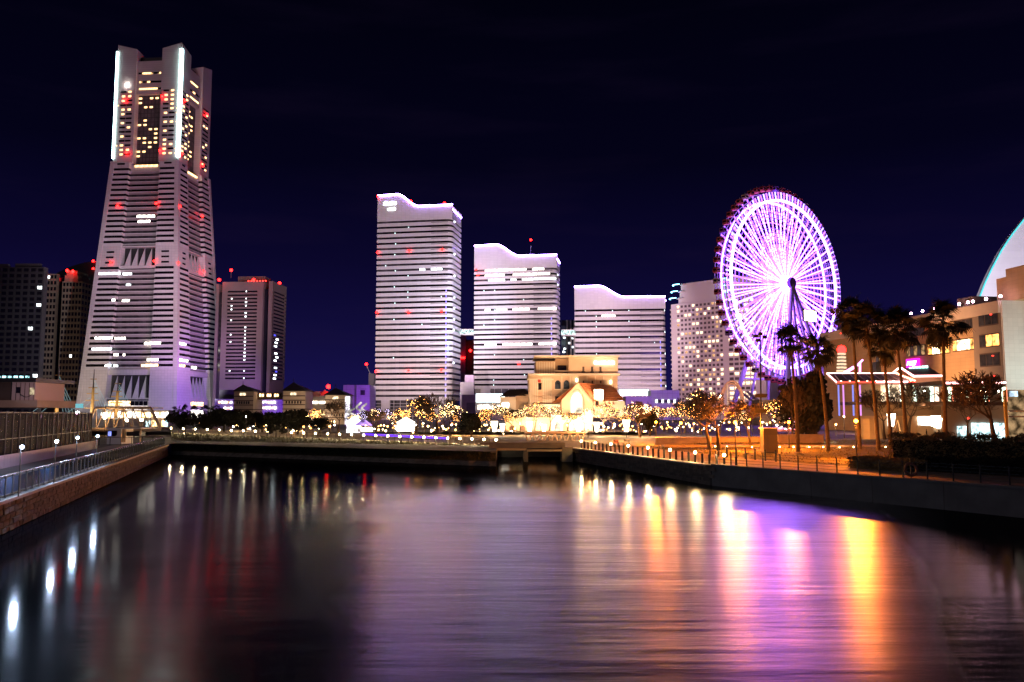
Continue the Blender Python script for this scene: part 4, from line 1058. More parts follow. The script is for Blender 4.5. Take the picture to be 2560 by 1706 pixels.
# chapel in front
CP = 200
t = bld('chapel', 'small floodlit chapel with clay tile roof and glowing pointed arch window', 1450, CP, 'chapel')
quadpx('gable_wall', t, [(1404, 1042), (1482, 1042), (1482, 1003), (1446, 957), (1404, 1000)], CP, 9, M_ch)
arch = [(1428, 1032), (1455, 1032)] + [(1441.5+13.5*math.cos(a), 1001-22*math.sin(a)**1.25) for a in [math.pi*k/14 for k in range(15)]]
quadpx('arch_window', t, arch, CP-.25, .4, emi('arch_glow', (1, .86, .62), 3.2, .3))
ring_ = [(1441.5+15.3*math.cos(a), 1001-24.5*math.sin(a)**1.25) for a in [math.pi*k/14 for k in range(15)]]
mbx = MB(); l0 = t.location
pp = [at(px, py, CP-.5)-l0 for px, py in [(1456.8, 1032)]+ring_+[(1426.2, 1032)]]; mbx.path(pp, .14, 5).build('arch_frame', M_pil, t)
a, b_, c_, d_ = at(1446, 956, CP-.6)-l0, at(1530, 964, CP+11)-l0, at(1562, 1001, CP+5)-l0, at(1484, 1003, CP-1)-l0
MB().quad(d_, c_, b_, a).quad(a, b_, b_+Vector((-6, 7, -4)), a+Vector((-6.5, .6, -5))).build('roof', M_orange_t, t)
for k in range(9):       # tile courses
    q = (k+.5)/9; MB().tube(a.lerp(d_, q)+Vector((0, -.05, .06)), b_.lerp(c_, q)+Vector((0, -.05, .06)), .09, .09, 5).build('tile_course', M_orange_t, t)
boxpx('side_wall', t, 1482.5, 1562, 1003, 1042, CP+1.5, 5, M_pil)
boxpx('dormer', t, 1485, 1509, 974, 1000, CP-.5, 6, M_pil); boxpx('dormer_window', t, 1487, 1495, 977, 993, CP-.8, .4, M_wwhite); boxpx('dormer_window', t, 1502, 1507, 977, 993, CP-.8, .4, M_wwhite)
boxpx('stair_tower', t, 1486, 1508, 1000, 1042, CP-.2, 4, M_ch); boxpx('window', t, 1489, 1497, 1003, 1024, CP-.5, .4, M_gl_d)
for x0 in (1513, 1522, 1532): quadpx('awning', t, [(x0, 1010), (x0+5, 1012), (x0, 1003)], CP+.8, .6, M_orange_t)
# left wing and terrace wall
t = bld('hall_wing', 'low floodlit wing with hipped roof left of the banquet hall', 1285, CH+4)
boxpx('wall', t, 1250, 1290, 993, 1042, CH+4, 10, M_pil); boxpx('wall', t, 1290.3, 1322, 987, 1042, CH+5, 10, M_ch)
for k in range(5): boxpx('window', t, 1255+k*3.6, 1257.4+k*3.6, 1008, 1020, CH+3.8, .4, M_wwhite)
l0 = t.location; A, B, T1, T2 = at(1246, 993, CH+3)-l0, at(1294, 990, CH+3)-l0, at(1272, 975, CH+9)-l0, at(1312, 972, CH+9)-l0
MB().quad(A, B, T2, T1).tri(A, T1, A+Vector((0, 12, 0))).quad(B, B+Vector((4, 3, 0)), T2, T2).build('roof', M_tile, t)
t = bld('terrace_wall', 'cream terrace wall with arches behind the lit trees', 1390, 192)
boxpx('wall', t, 1264, 1378, 1044, 1086, 194, 4, M_ch); boxpx('wall', t, 1378.3, 1482, 1040, 1086, 192, 6, M_pil)
boxpx('cornice', t, 1376, 1484, 1038.5, 1041.5, 191.4, 7, M_pil)
for x0 in (1387, 1408, 1431, 1455):
    quadpx('arch', t, [(x0, 1082), (x0+13, 1082), (x0+13, 1062), (x0+10.5, 1057), (x0+6.5, 1055), (x0+2.5, 1057), (x0, 1062)], 191.7, .4, mat('arch_shade', (.42, .28, .17), .8, .1) if x0 == 1408 else emi('arch_in', (1, .8, .55), 1.5, .5))
for x0 in (1274, 1300): quadpx('arch', t, [(x0, 1086), (x0+14, 1086), (x0+14, 1070), (x0+10, 1064), (x0+4, 1064), (x0, 1070)], 193.7, .4, mat('arch_dark', (.12, .08, .05), .8, .1))
OR = (1.0, .55, .30)
def lampspot(px, py, Y, tx, ty, tY, pw, col=OR, ang=110): spot('wall_washer', at(px, py, Y), at(tx, ty, tY), pw, col, ang, .8, .4)
lampspot(1350, 1060, 180, 1360, 960, CH, 36000); lampspot(1480, 1050, 172, 1470, 950, CH, 66000); lampspot(1552, 1044, 198, 1535, 1020, CP+2, 900, (1, .70, .42), 120)
lampspot(1500, 984, 196, 1484, 912, CH+1, 6500, OR, 130); lampspot(1400, 1040, 186, 1400, 925, CH+2, 6000, OR, 70)
lampspot(1375, 1048, 203, 1370, 1025, CH-3, 1200, (1, .72, .42)); lampspot(1362, 942, 206, 1362, 918, CH+3.5, 420, (1, .72, .40), 130); lampspot(1340, 1018, 206, 1345, 975, CH, 700, (1, .70, .38), 130)
lampspot(1270, 1046, 203, 1270, 1005, CH+4, 900, (1, .7, .4)); lampspot(1430, 1075, 184, 1430, 1050, 192, 900, (1, .66, .36)); lampspot(1310, 1075, 184, 1320, 1062, 194, 700, OR)
# ================================================================= RIGHT SIDE BUILDINGS
M_mall = mat('mall_panel', (.50, .32, .17), .7, .1, .3, lines=(1.6, .8, .02), linecol=.7)
M_mall2 = mat('mall_dark', (.26, .20, .16), .75, .12, .3)
def mall():
    N0 = Vector((101.6, 170.0, 0)); F0 = Vector((90.6, 240.0, 0)); d = N0-F0; Lm = d.length; rot = math.atan2(d.y, d.x)
    t = thing('shopping_mall', 'beige shopping mall with lit window strips and pink roof lamps', 'building', (F0.x, F0.y, ZQ), rot)
    nrm = Vector((math.sin(rot), -math.cos(rot), 0)); Hm = zat(752, 170)-ZQ
    def fp(px, py): q = local(t, hit(px, py, F0, nrm)); return q.x, q.z
    def rect(name, px0, py0, px1, py1, m, out=.25, deep=.3):
        xs = [fp(px0, py0)[0], fp(px1, py1)[0]]; z1 = (fp(px0, py0)[1]+fp(px1, py0)[1])/2; z0 = (fp(px0, py1)[1]+fp(px1, py1)[1])/2
        return MB().box(min(xs), max(xs), -out, deep, z0, z1).build(name, m, t)
    xr = fp(2437, 800)[0]
    MB().box(0, xr, 0, 60, 0, Hm-2.5).build('wall', M_mall, t); MB().box(xr, Lm, -.6, 55, 0, Hm-2.5).build('corner_wall', M_mall2, t)
    MB().box(0, Lm, -.9, 60, Hm-2.5, Hm).build('parapet', mat('parapet_cream', (.62, .50, .42), .7, .06), t)
    # long strip windows with their panes
    def strip_win(px0, py0, px1, py1, m, n_):
        x0, z1 = fp(px0, py0); x1, z0 = fp(px1, py1); zt = (z1+fp(px1, py0)[1])/2; zb = (fp(px0, py1)[1]+z0)/2; o = .12 if x0 < xr else .72
        f_ = MB().box(x0, x1, -o, .1, zb-.25, zt+.25).build('window_frame', M_band, t); w_ = (x1-x0)/n_
        for k in range(n_): MB().box(x0+w_*k+.12, x0+w_*(k+1)-.12, -o-.06, -o+.02, zb, zt).build('pane', m[k % len(m)], t)
    W1 = emi('mall_win_orange', (1, .42, .10), 3.0, .9); W2 = emi('mall_win_white', (1, .78, .45), 6.0, .9); W3 = emi('mall_win_dim', (1, .55, .25), .5, 1.2)
    gl = glassmat('mall_glass', (.05, .05, .06), .6, .5)
    strip_win(2268, 822, 2312, 839, [gl], 6); strip_win(2386, 801, 2435, 821, [gl], 5)
    strip_win(2190, 880, 2222, 905, [gl, W3], 4); strip_win(2267, 865, 2314, 889, [W3, gl, W3, gl], 5); strip_win(2320, 858, 2376, 884, [W1, W2, W2, W1], 5); strip_win(2382, 850, 2439, 875, [W1, W2, W2, W2], 5)
    strip_win(2452, 770, 2503, 812, [gl], 3); strip_win(2455, 838, 2507, 866, [gl, W1, W1], 3); strip_win(2456, 886, 2508, 914, [gl], 3); strip_win(2462, 944, 2506, 962, [gl], 3)
    for k in range(5): rect('red_lamp', (2487, 2492, 2494, 2110, 2196)[k]-1.2, (787, 890, 940, 834, 925)[k]-1.2, (2487, 2492, 2494, 2110, 2196)[k]+1.2, (787, 890, 940, 834, 925)[k]+1.2, emi('red_dot', (1, .05, .03), 4), 1.1)
    # white lit end wall (its own floodlight) and glazed end
    MB().box(Lm, Lm+.5, -.4, 26, 8, Hm).build('end_wall', mat('end_white', (.72, .70, .68), .6, .05, .2, lines=(1.2, .9, .02), linecol=.8), t)
    MB().box(Lm+15.05, Lm+17, 12, 40, 10, Hm-3).build('glass_hall', glassmat('glass_hall', (.35, .42, .38), .5, .3), t)
    for k in range(5): MB().box(Lm+15.0, Lm+17.1, 11.9, 40.1, 10+k*3.2, 10.3+k*3.2).build('transom', M_white, t)
    MB().box(Lm+.02, Lm+6, -1, 6.9, 5.5, 7.98).build('fascia', M_band, t)
    MB().box(Lm+.6, Lm+15, 7, 55, 0, Hm-.05).build('rear_wing', M_mall2, t)
    # roof lamps and stepped roof blocks
    lm_ = MB().ball((0, 0, 0), .28).mesh('roof_lamp', emi('roof_pink', (1, .55, .75), 60)); st_ = MB().tube((0, 0, -.9), (0, 0, 0), .06).mesh('lamp_stem', M_dark)
    for px in (2230, 2256, 2283, 2312, 2343, 2373, 2405, 2427, 2440, 2473, 2510):
        x = fp(px, 780)[0]; o = inst('roof_lamp', lm_, t, (x, -.6, Hm+.85)); inst('lamp_stem', st_, o)
    MB().box(fp(2335, 770)[0], fp(2372, 770)[0], 6, 16, Hm, Hm+3.4).build('machine_room', M_mall2, t)
    xs = [fp(2468, 740)[0], fp(2494, 740)[0], fp(2518, 740)[0]]
    MB().box(xs[0]-2, xs[1], 4, 12, Hm, Hm+5.6).build('roof_block', M_mall, t); MB().box(xs[1], Lm-1, 6, 14, Hm, Hm+5.0).build('roof_block', M_mall2, t)
    MB().box(Lm-.9, Lm+14, 2, 16, Hm, Hm+6.8).build('roof_block', M_mall, t); MB().box(xs[0]+2, Lm+14, 9, 22, Hm+5.7, Hm+10.2).build('upper_block', M_mall2, t)
    MB().box(xs[1]+1, xs[1]+6, 8.7, 9.0, Hm+6.9, Hm+9.4).build('louvre', M_dark, t)
    # aerial mast
    b0 = Vector((Lm+4, 12, Hm+10.2))
    mb = MB()
    for dx, dy in ((-.7, -.7), (.7, -.7), (0, .8)): mb.tube(b0+Vector((dx, dy, 0)), b0+Vector((dx*.5, dy*.5, 14)), .12)
    for k in range(7): mb.tube(b0+Vector((-.6, -.6, k*2)), b0+Vector((.6, -.6, k*2+2)), .08).tube(b0+Vector((.6, -.6, k*2)), b0+Vector((-.6, -.6, k*2+2)), .08)
    mb.build('aerial_mast', M_dark, t); MB().box(b0.x-3.2, b0.x+3.2, b0.y-1, b0.y+1, b0.z+7, b0.z+8).build('mast_platform', M_dark, t)
    MB().box(b0.x-4.8, b0.x-3.6, b0.y-.5, b0.y+.5, b0.z+3.5, b0.z+4.4).box(b0.x-4.8, b0.x-3.6, b0.y-.5, b0.y+.5, b0.z+1.2, b0.z+2.1).build('antenna_box', M_dark, t)
    MB().ball((b0.x-1, b0.y-1.2, b0.z+7.4), .5).ball((b0.x, b0.y-1.2, b0.z+1.6), .5).build('mast_lamp', emi('mast_orange', (1, .35, .08), 6), t)
    # neon sign
    x0, z1 = fp(2275, 900); x1, z0 = fp(2305, 917)
    MB().box(x0, x1, -1.1, -.5, z0-.1, z1+.1).build('sign_panel', emi('neon_magenta', (1.0, .02, .75), 2.2), t)
    return t, fp
tM, mfp = mall()
# lettering on the neon sign as raised strokes
fc = bpy.data.curves.new('sign_text', 'FONT'); fc.body = 'FESJ!'; fc.extrude = .03; fc.size = 1.0; fc.shear = .3; fc.offset = .015
fo = bpy.data.objects.new('sign_text', fc); C.objects.link(fo)
bpy.context.view_layer.update()
x0, z1 = mfp(2277, 901); x1, z0 = mfp(2303, 916); dm = fo.dimensions
fo.scale = ((x1-x0)/max(dm.x, .1)*.96, (z1-z0)/max(dm.y, .1)*.8, 1); fo.parent = tM; fo.rotation_euler = (R(90), 0, 0); fo.location = (x0, -1.2, z0+.35); fc.materials.append(emi('neon_text', (1, .75, 1), 6))
bpy.context.view_layer.update()
sm_ = bpy.data.meshes.new_from_object(fo.evaluated_get(bpy.context.evaluated_depsgraph_get())); so_ = inst('sign_letters', sm_, tM, fo.location, fo.rotation_euler, fo.scale)
bpy.data.objects.remove(fo)
spot('wall_washer', (74, 172, 6), (97, 205, 16), 80000, (1, .52, .26), 120, .8, .5)
spot('wall_washer', (84, 148, 6), (101, 172, 14), 10000, (1, .60, .40), 100, .8, .5)
spot('wall_washer', (88, 150, 20), (101, 178, 27), 3800, (1, .62, .45), 120, .8, .5)
spot('wall_washer', (112, 152, 10), (106, 171, 22), 13000, (.80, 1.0, .90), 90, .8, .5)

# white sail shaped hotel beyond
t = thing('sail_hotel', 'white sail shaped tower curving up behind the mall roof', 'hotel', (at(2640, 1035, 450).x, 450, 2.35)); l_ = t.location
arc = [(2436, 800), (2446, 752), (2462, 710), (2480, 672), (2504, 627), (2530, 588), (2560, 550), (2600, 512), (2650, 475), (2710, 447), (2780, 432)]
P_ = [at(px, py, 450) for px, py in arc]; pl_ = [(p.x-l_.x, p.z-l_.z) for p in P_]
ol = [(pl_[0][0]-1, 0), (pl_[-1][0]+22, 0), (pl_[-1][0]+22, pl_[-1][1])] + pl_[::-1]
MB().xz(ol, 0, 4).build('wall', mat('sail_white', (.80, .78, .82), .5, .04, .1, lines=(60, 3.6, .03), linecol=.8), t)
MB().path([(x, -.2, z+.2) for x, z in pl_], .4, 6).build('edge_light', emi('sail_teal', (.10, .75, .80), 1.2), t)
for k in range(9): MB().box(pl_[5][0]+10, pl_[5][0]+14, -.2, .2, 70+k*6, 72+k*6).build('window', M_gl_m, t)
spot('floodlight', (at(2500, 1035, 330).x, 330, 12), at(2540, 640, 450), 1.3e6, (.95, .85, 1.0), 60)

# ---------------------------------------------------------------- neon pavilion and arcade
NE = emi('neon_white_red', (1.0, .42, .40), 9); NR = emi('neon_red', (1, .06, .04), 3.0); M_pav = mat('pavilion_wall', (.46, .31, .18), .75, .12, .3); M_sof = mat('canopy_soffit', (.30, .24, .2), .6, .2, .5)
PV = 150
t = bld('neon_pavilion', 'open pavilion with neon edged canopy roof and lit upper terrace', 2190, PV); l_ = t.location
A, B, C2, D2 = at(2067, 934, PV+8)-l_, at(2238, 934, PV+8)-l_, at(2288, 955, PV)-l_, at(2092, 956, PV)-l_
MB().quad(A, B, C2, D2).quad(D2, C2, C2-Vector((0, 0, .5)), D2-Vector((0, 0, .5))).quad(D2-Vector((0, 0, .5)), C2-Vector((0, 0, .5)), B-Vector((0, 0, .5)), A-Vector((0, 0, .5))).build('canopy_roof', M_sof, t)
MB().tube(A, B, .12).build('neon_tube', NE, t); MB().tube(A, D2, .11).build('neon_tube', NE, t); MB().tube(D2-Vector((0, .1, 0)), C2-Vector((0, .1, 0)), .14).build('neon_tube', NR, t)
mid = D2.lerp(C2, .5); MB().tube(mid-Vector((0, .2, 0)), C2.lerp(D2, .1)-Vector((0, .2, 0)), .16).build('neon_tube', NE, t)
for k in range(9): MB().ball(B.lerp(C2, (k+.5)/9)+Vector((0, -.2, .1)), .17).build('bulb', emi('bulb_red', (1, .35, .2), 14), t)
for k in range(9):
    p0 = D2.lerp(C2, (k+.5)/9)+Vector((0, .3, .05)); p1 = A.lerp(B, (k+.8)/9); MB().tube(p0, p0.lerp(p1, .75)+Vector((0, 0, .1)), .09).build('rafter', M_white, t); MB().ball(p0+Vector((0, -.3, .1)), .14).build('bulb', emi('bulb_warm', (1, .7, .35), 12), t)
boxpx('upper_wall', t, 2135, 2206, 958, 1004, PV+5, .6, M_pav); boxpx('glass_wall', t, 2206, 2288, 961, 1004, PV+4, .5, emi('pavilion_glow', (1, .72, .45), 1.7, .6))
for k, px in enumerate((2098, 2110, 2134, 2152)): boxpx('column', t, px, px+2.6, 962, 1040, PV+2, .3, (emi('neon_blue_tube', (.30, .32, 1), 1.1), emi('neon_pink_tube', (.9, .35, 1), 1.1))[k % 2])
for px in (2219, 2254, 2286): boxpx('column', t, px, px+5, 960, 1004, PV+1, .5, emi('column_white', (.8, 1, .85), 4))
boxpx('deck', t, 2150, 2362, 1004, 1012, PV-1, 10, M_band); boxpx('deck_wall', t, 2190, 2362, 1012, 1040, PV+2, 6, M_mall2)
# gabled part
g = [at(px, py, PV+1) for px, py in ((2235, 932), (2252, 920), (2284, 941), (2355, 940), (2336, 922))]
boxpx('gable_wall', t, 2286, 2354, 941, 1004, PV+1, 8, M_pav)
MB().quad(at(2284, 941, PV)-l_, at(2357, 940, PV)-l_, at(2322, 918, PV+7)-l_, at(2252, 921, PV+7)-l_).build('gable_roof', mat('maroon_roof', (.22, .10, .11), .6, .15, .6), t)
MB().tube(at(2284, 941, PV-.2)-l_, at(2357, 940, PV-.2)-l_, .17).build('neon_tube', NE, t)
for a, b_ in ((.02, .18), (.26, .42), (.5, 1)):
    p0, p1 = at(2252, 920, PV+6)-l_, at(2284, 941, PV-.2)-l_; MB().tube(p0.lerp(p1, a), p0.lerp(p1, b_), .17).build('neon_tube', NE, t)
MB().tube(at(2232, 933, PV+2)-l_, at(2250, 918, PV+2)-l_, .15).build('neon_tube', NE, t)
for k in range(6): p0 = at(2276+k*8, 923-k*.9, PV+6.5)-l_; MB().box(p0.x-.24, p0.x+.2, p0.y-.2, p0.y, p0.z-.15, p0.z+.32).build('sign_letter', emi('sign_aqua', (.45, 1, .9), 4), t)
boxpx('window', t, 2293, 2331, 968, 1003, PV+.6, .4, glassmat('pav_glass', (.08, .07, .05), .8, .7)); boxpx('window_frame', t, 2291, 2333, 966, 968, PV+.4, .5, emi('frame_white', (1, .85, .7), 2))
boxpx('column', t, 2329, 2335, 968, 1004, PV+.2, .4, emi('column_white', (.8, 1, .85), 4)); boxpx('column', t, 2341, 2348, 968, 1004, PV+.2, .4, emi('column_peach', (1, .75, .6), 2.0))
MB().ball(at(2311, 979, PV)-l_, .28).build('lantern', emi('lantern_white', (1, .95, .75), 40), t)
# ground floor: curved orange wall, shop fronts, frames
pts = [(2150, 0), (2160, 2.2), (2176, 3.2), (2192, 2.6), (2206, .6)]
mb = MB()
for (a, da), (b_, db) in zip(pts, pts[1:]):
    p, q = at(a, 1106, PV-da), at(b_, 1106, PV-db); z1 = zat(1046, PV); mb.quad(p-l_, q-l_, Vector((q.x, q.y, z1))-l_, Vector((p.x, p.y, z1))-l_)
mb.build('curved_wall', M_pav, t)
boxpx('ground_wall', t, 2206, 2362, 1040, 1106, PV+3, .6, M_pav)
for x0, x1, y0, y1, m_ in ((2297, 2334, 1043, 1064, M_wwhite), (2330, 2352, 1040, 1068, M_wwhite), (2221, 2232, 1035, 1066, M_wwhite)): boxpx('shop_window', t, x0, x1, y0, y1, PV+2.6, .4, m_)
boxpx('white_panel', t, 2297, 2335, 1066, 1098, PV+2, .4, mat('panel_grey', (.5, .44, .36), .7, .08))
MB().path([at(2226, 1098, PV-2)-l_, at(2244, 1052, PV-2)-l_, at(2252, 1080, PV-2)-l_, at(2230, 1098, PV-2)-l_], .12).build('tripod_frame', M_pil, t)
for k in range(7): boxpx('rail_post', t, 2326+k*14, 2327.4+k*14, 1092, 1107, PV-6, .12, M_pil)
boxpx('hand_rail', t, 2326, 2440, 1092, 1093.6, PV-6, .15, M_pil); boxpx('hand_rail', t, 2326, 2440, 1099, 1100, PV-6, .1, M_pil)
# arcade at right
AR = 135
t = bld('neon_arcade', 'arcade with a long pink neon line and white lit columns', 2440, AR); l_ = t.location
boxpx('roof', t, 2358, 2516, 952, 962, AR, 10, M_band); MB().tube(at(2358, 958, AR-.3)-l_, at(2514, 957, AR-.3)-l_, .16).build('neon_tube', NE, t)
boxpx('back_wall', t, 2362, 2516, 962, 1006, AR+6, .5, M_mall2)
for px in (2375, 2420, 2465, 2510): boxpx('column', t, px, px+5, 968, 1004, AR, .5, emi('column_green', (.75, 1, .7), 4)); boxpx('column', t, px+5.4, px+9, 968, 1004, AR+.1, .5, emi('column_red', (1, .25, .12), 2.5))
for px, py in ((2363, 980), (2409, 980), (2454, 978), (2470, 977), (2496, 979), (2463, 979)): MB().ball(at(px, py, AR-.5)-l_, .17).build('lantern', emi('lantern_white', (1, .95, .75), 40), t)
for px in (2404, 2429): MB().ball(at(px, 1000, AR-.5)-l_, .16).build('violet_lamp', emi('violet_lamp', (.35, .1, 1), 5), t)
boxpx('deck', t, 2358, 2520, 1006, 1014, AR-1, 10, M_band); boxpx('ground_wall', t, 2362, 2560, 1014, 1110, AR+4, .6, M_mall2)
for x0, x1 in ((2397, 2420), (2433, 2452), (2454, 2478), (2484, 2500), (2503, 2520)): boxpx('shop_window', t, x0, x1, 1066 if x0 < 2430 else 1058, 1098, AR+3.6, .4, emi('shop_cool', (.62, .95, 1.0), 2.4, 1.2))
boxpx('yellow_post', t, 2517, 2523, 976, 1106, AR-4, .4, mat('post_yellow', (.55, .28, .04), .6, .1)); boxpx('white_beam', t, 2523, 2562, 1026, 1030, AR-3, .3, M_pil); boxpx('white_beam', t, 2523, 2562, 1040, 1044, AR-3, .3, M_pil)
boxpx('glass_front', t, 2524, 2575, 975, 1106, AR+1, .4, emi('shop_warm_dim', (1, .62, .3), .35, .8)); boxpx('screen', t, 2525, 2545, 978, 992, AR+.6, .3, emi('screen_small', (.6, .8, 1), 2.0, .8))
MB().ball(at(2421, 1046, AR-1)-l_, .2).build('red_lamp', emi('red_dot', (1, .05, .03), 8), t)
lampspot(2180, 1108, 138, 2180, 1072, 150, 5200, (1, .42, .10)); lampspot(2250, 1100, 140, 2260, 1062, 152, 4200, (1, .46, .14)); lampspot(2400, 1100, 124, 2410, 1060, 138, 2200, (1, .48, .16)); lampspot(2310, 1020, 140, 2320, 970, 151, 900, (1, .55, .25))
# small light tower and amusement signs behind the canopy
t = bld('light_tower', 'stack of glowing white rings with a red top behind the canopy', 2103, 200, 'tower'); l_ = t.location
for k in range(6): MB().tube(at(2104, 930-k*8.5, 200)-l_, at(2104, 926-k*8.5, 200)-l_, 1.2-.05*k, 1.2-.05*k, 12).build('light_ring', emi('ring_warm', (1, .70, .45), 1.3), t)
MB().tube(at(2104, 936, 200)-l_, at(2104, 878, 200)-l_, .5, .5, 8).build('mast', M_steel, t); MB().ball(at(2104, 875, 200)-l_, 1.1).build('beacon', M_red, t)
t = bld('neon_sign', 'pink neon angled frames standing behind the canopy', 2140, 175, 'sign'); l_ = t.location; PKN = emi('neon_pink', (1.0, .35, 1.0), 4)
for a, b_ in (((2110, 932), (2134, 917)), ((2116, 932), (2137, 919)), ((2146, 911), (2157, 900)), ((2150, 908), (2150, 932)), ((2144, 914), (2150, 912))): MB().tube(at(*a, 175)-l_, at(*b_, 175)-l_, .2).build('neon_tube', PKN, t)
MB().box(at(2150, 0, 175).x-l_.x+.5, at(2162, 0, 175).x-l_.x+.5, .3, 2, at(2150, 935, 175).z-l_.z-8, at(2150, 905, 175).z-l_.z).build('support', M_dark, t)
t = bld('amusement_hall', 'colourful amusement stalls glowing pink below the wheel', 2010, 240, 'stall')
rr = random.Random(31)
boxpx('wall', t, 1900, 2156, 1000, 1062, 240, 8, M_mall2)
for k in range(70):
    px = rr.uniform(1902, 2150); py = rr.uniform(1004, 1060); w_ = rr.uniform(2, 6); c_ = rr.choice(((1, .35, .7), (1, .8, .5), (.6, .5, 1), (1, .25, .3), (1, .6, .9), (.4, .8, 1)))
    boxpx('lit_panel', t, px, px+w_, py-rr.uniform(1, 4), py+1, 239.6-rr.random()*.3, .3, emi('stall_%d%d%d' % tuple(int(q*9) for q in c_), c_, 3.0))
boxpx('red_band', t, 1945, 2032, 1074, 1081, 215, 2, emi('band_red', (1, .2, .12), 1.6, .3)); boxpx('pink_band', t, 1945, 2032, 1069, 1073.8, 215, 2, emi('band_pink', (1, .5, .9), 2.2, .3))
t = bld('coaster_arch', 'pale pink arch of a roller coaster loop in front of the hotel', 1830, 230, 'ride'); l_ = t.location
for r_ in (0, 1): MB().path([at(1830+30*math.cos(a)*(1-.12*r_), 1015-62*math.sin(a)*(1-.1*r_), 230+r_*1.4)-l_ for a in [math.pi*k/16 for k in range(17)]], .28, 6).build('track', mat('track_pink', (.8, .5, .4), .5, .1), t)
MB().tube(at(1818, 960, 230)-l_, at(1820, 1030, 230)-l_, .25).build('support', M_white, t)
lampspot(1830, 1030, 222, 1830, 975, 230, 2500, (1, .6, .4))
# ================================================================= LEFT QUAY: railing, hoarding, ship, truss bridge
dq = Vector((LW2[0]-LW1[0], LW2[1]-LW1[1], 0)).normalized(); nq = Vector((-dq.y, dq.x, 0))     # nq points away from the water
angq = math.atan2(dq.y, dq.x)
def QP(s, off, z): return Vector((LW1[0], LW1[1], 0)) + dq*s + nq*off + Vector((0, 0, z))
tag(MB().quad(QP(-60, .6, ZQ+.006), QP(86, .6, ZQ+.006), QP(86, 7.2, ZQ+.006), QP(-60, 7.2, ZQ+.006)).build('promenade', mat('left_paving', (.30, .24, .22), .6, .2, .5)), kind='structure')
t = thing('quay_railing', 'left quay railing of dark posts, blue glass panels and a shiny top rail', 'railing', QP(0, .35, ZQ), angq)
pm = MB().box(-.05, .05, -.045, .045, 0, 1.12).box(-.09, .09, -.09, .09, 0, .03).mesh('post', M_dark); gp = MB().box(-.6, .6, -.012, .012, .12, .98).mesh('glass_panel', mat('rail_glass', (.05, .10, .20), .08, .3, .8, 0, 0, .9))
rl = MB().tube((-.72, 0, 1.12), (.72, 0, 1.12), .045, .045, 8).mesh('top_rail', mat('rail_steel', (.6, .55, .55), .25, .1, 2, .9)); br = MB().box(-.72, .72, -.02, .02, .06, .10).mesh('bottom_rail', M_dark)
k = 0; s = -31.0
while s < 83:
    inst('post', pm, t, (s, 0, 0)); inst('glass_panel', gp, t, (s+.7, 0, 0)); inst('top_rail', rl, t, (s+.7, 0, 0)); inst('bottom_rail', br, t, (s+.7, 0, 0)); s += 1.4
# return of the railing at the quay end
t = thing('quay_railing', 'short shiny railing crossing the far end of the left quay', 'railing', QP(83.5, .3, ZQ), angq+R(90))
for k in range(7): inst('post', pm, t, (k*1.4+.2, 0, 0)); inst('top_rail', rl, t, (k*1.4+.9, 0, 0)); inst('bottom_rail', br, t, (k*1.4+.9, 0, 0))
# pink low hoarding
M_hoard = mat('hoarding_pink', (.62, .36, .38), .4, .12, .4, lines=(1.8, 2, .02), linecol=.8)
t = thing('low_hoarding', 'smooth pinkish low hoarding along the left promenade', 'fence', QP(0, 7.2, ZQ), angq)
hp = MB().box(-.89, .89, -.04, .04, 0, 1.02).mesh('hoarding_panel', M_hoard); hc = MB().box(-.9, .9, -.06, .06, 1.02, 1.06).mesh('hoarding_cap', M_hoard)
S0, S1 = 8, 71
for k in range(int((S1-S0)/1.8)+1): inst('hoarding_panel', hp, t, (S0+k*1.8, 0, 0)); inst('hoarding_cap', hc, t, (S0+k*1.8, 0, 0))
# tall dark screen of panels behind it
t = thing('screen_fence', 'tall dark construction screen of reflecting panels with steel posts', 'fence', QP(0, 8.3, ZQ), angq)
M_scr = mat('screen_panel', (.012, .006, .009), .5, .4, .6, 0, 0, .10)
n_ = M_scr.node_tree.nodes; l2 = M_scr.node_tree.links; tb = n_.new('ShaderNodeBsdfTransparent'); tb.inputs[0].default_value = (.62, .42, .52, 1); ms = n_.new('ShaderNodeMixShader'); ms.inputs[0].default_value = .5
l2.new(n_['Principled BSDF'].outputs[0], ms.inputs[1]); l2.new(tb.outputs[0], ms.inputs[2]); l2.new(ms.outputs[0], n_['Material Output'].inputs[0]); M_sp = mat('screen_post', (.09, .05, .05), .4, .2, 1, .5)
sp_ = MB().box(-1.02, 1.02, -.03, .03, .1, 4.45).mesh('screen_panel', M_scr); po = MB().box(-.05, .05, -.10, .06, 0, 4.6).mesh('post', M_sp); tr = MB().box(-1.1, 1.1, -.06, .06, 4.45, 4.55).mesh('top_rail', M_sp); mr = MB().box(-1.1, 1.1, -.06, .02, 2.2, 2.26).mesh('mid_rail', M_sp)
for k in range(30):
    s = S0+2+k*2.15
    inst('screen_panel', sp_, t, (s, 0, 0)); inst('post', po, t, (s+1.075, 0, 0)); inst('top_rail', tr, t, (s, 0, 0)); inst('mid_rail', mr, t, (s, 0, 0))
